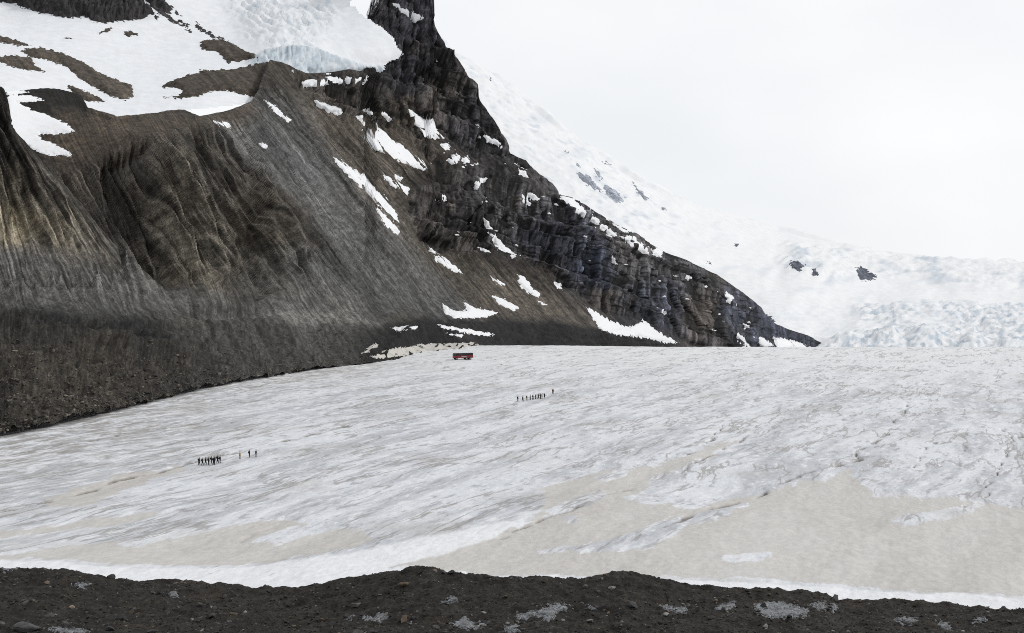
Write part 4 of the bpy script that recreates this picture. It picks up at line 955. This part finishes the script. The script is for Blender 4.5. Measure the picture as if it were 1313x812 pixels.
def pack_bm(bm):
    bmesh.ops.create_cube(bm, size=1); bmesh.ops.scale(bm, vec=(.32, .20, .50), verts=bm.verts)
    for v in bm.verts:
        if v.co.z > 0: v.co.x *= .8; v.co.y *= .75
    bmesh.ops.bevel(bm, geom=bm.edges[:], offset=.05, segments=2, affect='EDGES'); bmesh.ops.translate(bm, vec=(0, -.21, 1.24), verts=bm.verts)
def hat_bm(bm):
    bmesh.ops.create_uvsphere(bm, u_segments=12, v_segments=8, radius=.118)
    bmesh.ops.delete(bm, geom=[v for v in bm.verts if v.co.z < -.03], context='VERTS'); bmesh.ops.translate(bm, vec=(0, .03, 1.735), verts=bm.verts)
def person(label, group, x, y, hpx, jacket, trousers, hat, pose, face, pack=None):
    d = flat_d(y, 0.0); p = at(x, y, d)
    h = hpx * d / FPX; m = poses[pose].copy()
    for k, mm in enumerate((M_boot, CL[trousers], CL[jacket], M_skin, CL['charcoal'])): m.materials[k] = mm
    o = bpy.data.objects.new('person', m); sca = min(max(h, 1.62), 1.92) / 1.80
    zg = glz(p[0], p[1])
    o.location = (p[0], p[1], zg - 0.02); o.scale = (sca,) * 3; o.rotation_euler = (0, 0, face)
    tag(link(o), label, 'person', group)
    link(bpy.data.objects.new('hat', part_mesh('hat', hat_bm, CL[hat])), o)
    if pack: link(bpy.data.objects.new('backpack', part_mesh('backpack', pack_bm, CL[pack])), o)
GV = np.zeros(len(glacier.data.vertices) * 3, np.float32); glacier.data.vertices.foreach_get('co', GV); GV = GV.reshape(-1, 3)
def glz(x, y): return float(GV[np.argmin((GV[:, 0] - x) ** 2 + (GV[:, 1] - y) ** 2), 2])
ga, gb = 'hikers on the ice near the left moraine', 'hikers in a line in the middle of the glacier'
for row in [
    ('leftmost hiker of the close dark group at left, in black', ga, 255.2, 596.2, 10.2, 'black', 'charcoal', 'black', 0, -1.4, 'charcoal'),
    ('second hiker from left in the close dark group, mid-stride', ga, 259.6, 596.6, 9.8, 'charcoal', 'black', 'black', 1, -1.5, 'black'),
    ('third hiker from left in the close dark group, with lighter legs', ga, 263.6, 595.6, 9.6, 'black', 'olive', 'charcoal', 0, -1.3, None),
    ('bulky hiker in black, fourth from left of the close group', ga, 267.6, 596.8, 10.2, 'black', 'black', 'black', 3, -1.6, 'black'),
    ('hiker standing behind the middle of the close dark group', ga, 270.9, 594.4, 9.6, 'navy', 'black', 'black', 2, -1.5, 'charcoal'),
    ('front hiker nearest the camera in the close dark group', ga, 274.0, 597.0, 11.2, 'black', 'charcoal', 'black', 1, -1.2, 'black'),
    ('hiker half hidden right behind the nearest one of the close group', ga, 275.4, 594.8, 10.0, 'charcoal', 'black', 'navy', 2, -1.7, None),
    ('second hiker from right in the close dark group', ga, 279.0, 594.2, 10.4, 'black', 'black', 'black', 0, -1.5, 'black'),
    ('rightmost hiker of the close dark group', ga, 282.2, 594.2, 9.6, 'charcoal', 'charcoal', 'black', 3, -1.5, 'black'),
    ('hiker in a mustard yellow jacket walking apart from the close group', ga, 307.6, 589.4, 9.6, 'yellow', 'black', 'yellow', 2, -1.5, None),
    ('dark hiker with a pack between the yellow jacket and the pale trousers', ga, 319.8, 587.6, 9.8, 'black', 'black', 'black', 3, -1.4, 'black'),
    ('dark hiker in pale trousers, last at the right of the nearer party', ga, 328.2, 587.0, 9.8, 'black', 'pale', 'black', 2, -1.6, None),
    ('leftmost hiker of the far line on mid glacier, in black', gb, 663.9, 515.6, 7.0, 'black', 'black', 'black', 3, -1.2, 'black'),
    ('hiker in navy, second from left in the far line', gb, 670.2, 515.6, 7.0, 'navy', 'black', 'black', 0, -1.3, None),
    ('hiker in a tan coat, third from left in the far line', gb, 675.5, 514.8, 7.2, 'tan', 'olive', 'charcoal', 3, -1.3, 'olive'),
    ('fourth hiker from left in the far line, dressed in black', gb, 679.8, 514.4, 7.0, 'black', 'charcoal', 'black', 2, -1.5, None),
    ('fifth hiker from left in the far line, dressed in black', gb, 683.3, 514.0, 7.0, 'black', 'black', 'black', 1, -1.5, 'black'),
    ('sixth hiker from left in the far line, slim and dark', gb, 686.8, 513.2, 6.6, 'charcoal', 'black', 'black', 2, -1.5, None),
    ('seventh hiker from left in the far line, just before the tight pair', gb, 690.2, 512.8, 6.8, 'black', 'charcoal', 'black', 0, -1.5, None),
    ('hiker with maroon trousers, left one of the tight pair in the far line', gb, 693.0, 512.6, 6.8, 'black', 'maroon', 'black', 2, -1.5, 'black'),
    ('right one of the tight pair in the far line, in charcoal', gb, 694.9, 512.2, 6.6, 'charcoal', 'black', 'black', 3, -1.5, None),
    ('last hiker in black at the right end of the far line', gb, 698.2, 511.6, 6.8, 'black', 'black', 'black', 1, -1.5, 'black'),
    ('lone hiker in a rust coloured jacket standing ahead of the far line', gb, 709.0, 506.0, 7.4, 'rust', 'charcoal', 'rust', 2, 2.6, None)]:
    person(*row)

# ------------------------------------------------------------------ the red glacier coach
def bx(bm, x0, x1, y0, y1, z0, z1):
    g = bmesh.ops.create_cube(bm, size=1)
    bmesh.ops.scale(bm, vec=(x1 - x0, y1 - y0, z1 - z0), verts=g['verts']); bmesh.ops.translate(bm, vec=((x0 + x1) / 2, (y0 + y1) / 2, (z0 + z1) / 2), verts=g['verts'])
    return g['verts']
def paint(name, c, rough=.35):
    t = NT(name); n = t.noise(2, 4, .6)
    return t.done(t.mix(t.ramp(n, .45, .75, 0, .35), c, (.25, .23, .21)), rough)
P_red, P_dark, P_glass, P_tyre, P_grey, P_lamp = paint('red_paint', (.20, .012, .022)), paint('dark_paint', (.02, .02, .022)), paint('coach_glass', (.012, .014, .018), .12), paint('tyre_rubber', (.014, .014, .015), .85), paint('grey_panel', (.34, .34, .35)), paint('lamp_lens', (.75, .75, .72), .2)
def build_coach():
    root = bpy.data.objects.new('glacier_coach', None); link(root)
    tag(root, 'red six-wheeled glacier coach parked at the far left of the ice', 'coach')
    L, Wd = 5.6, 1.5
    def add(name, fn, mat, par=root, loc=(0, 0, 0), bev=0):
        bm = bmesh.new(); fn(bm)
        if bev: bmesh.ops.bevel(bm, geom=bm.edges[:], offset=bev, segments=2, affect='EDGES')
        m = bpy.data.meshes.new(name); bm.to_mesh(m); bm.free(); m.materials.append(mat)
        o = bpy.data.objects.new(name, m); o.location = loc; return link(o, par)
    body = add('body', lambda b: bx(b, -L, L, -Wd, Wd, 1.0, 2.35), P_red, bev=.12)
    add('upper_body', lambda b: bx(b, -L + .15, L - .05, -Wd + .06, Wd - .06, 2.3, 3.45), P_dark, bev=.10)
    add('roof', lambda b: bx(b, -L + .1, L, -Wd + .02, Wd - .02, 3.42, 3.62), P_dark, bev=.06)
    for sy in (-1, 1):
        for k in range(7):
            x = -4.7 + k * 1.42
            w = add('window', lambda b: bx(b, x, x + 1.26, sy * (Wd - .07) - .03, sy * (Wd - .07) + .03, 2.5, 3.3), P_glass)
        add('side_panel', lambda b: bx(b, -1.4, 1.6, sy * Wd - .02, sy * Wd + .02, 1.5, 1.95), P_grey)
        for x in (-4.1, 1.6, 3.7):
            w = add('wheel', lambda b: None, P_tyre, loc=(x, sy * 1.28, .78))
            def tyre(b):
                bmesh.ops.create_cone(b, cap_ends=True, segments=24, radius1=.78, radius2=.78, depth=.62); bmesh.ops.rotate(b, matrix=__import__('mathutils').Matrix.Rotation(math.pi / 2, 3, 'X'), verts=b.verts)
            def rim(b):
                bmesh.ops.create_cone(b, cap_ends=True, segments=16, radius1=.36, radius2=.30, depth=.10); bmesh.ops.rotate(b, matrix=__import__('mathutils').Matrix.Rotation(math.pi / 2 * sy, 3, 'X'), verts=b.verts); bmesh.ops.translate(b, vec=(0, sy * .33, 0), verts=b.verts)
            add('tyre', tyre, P_tyre, w, bev=.08); add('rim', rim, P_grey, w)
        add('headlight', lambda b: bx(b, -L - .04, -L + .06, sy * 1.05 - .16, sy * 1.05 + .16, 1.35, 1.6), P_lamp)
        add('mirror', lambda b: bx(b, -L - .1, -L + .05, sy * 1.72 - .1, sy * 1.72 + .1, 2.4, 2.85), P_dark)
    add('windscreen', lambda b: bx(b, -L + .08, -L + .16, -Wd + .22, Wd - .22, 2.42, 3.35), P_glass)
    add('bumper', lambda b: bx(b, -L - .12, -L + .1, -Wd + .1, Wd - .1, .85, 1.12), P_dark, bev=.04)
    door = add('door', lambda b: bx(b, -5.3, -4.85, -Wd - .03, -Wd + .03, 1.1, 2.9), P_red); add('handle', lambda b: bx(b, -4.95, -4.91, -Wd - .08, -Wd - .03, 1.8, 2.1), P_dark, door)
    a, b_ = at(607, 461.5, 590), at(580, 464.5, 580)
    c = (a + b_) / 2; root.location = (c[0], c[1], glz(c[0], c[1]) - .05); root.rotation_euler = (0, 0, math.atan2(4.2, 10.4)); root.scale = (.90,) * 3
    return root
build_coach()
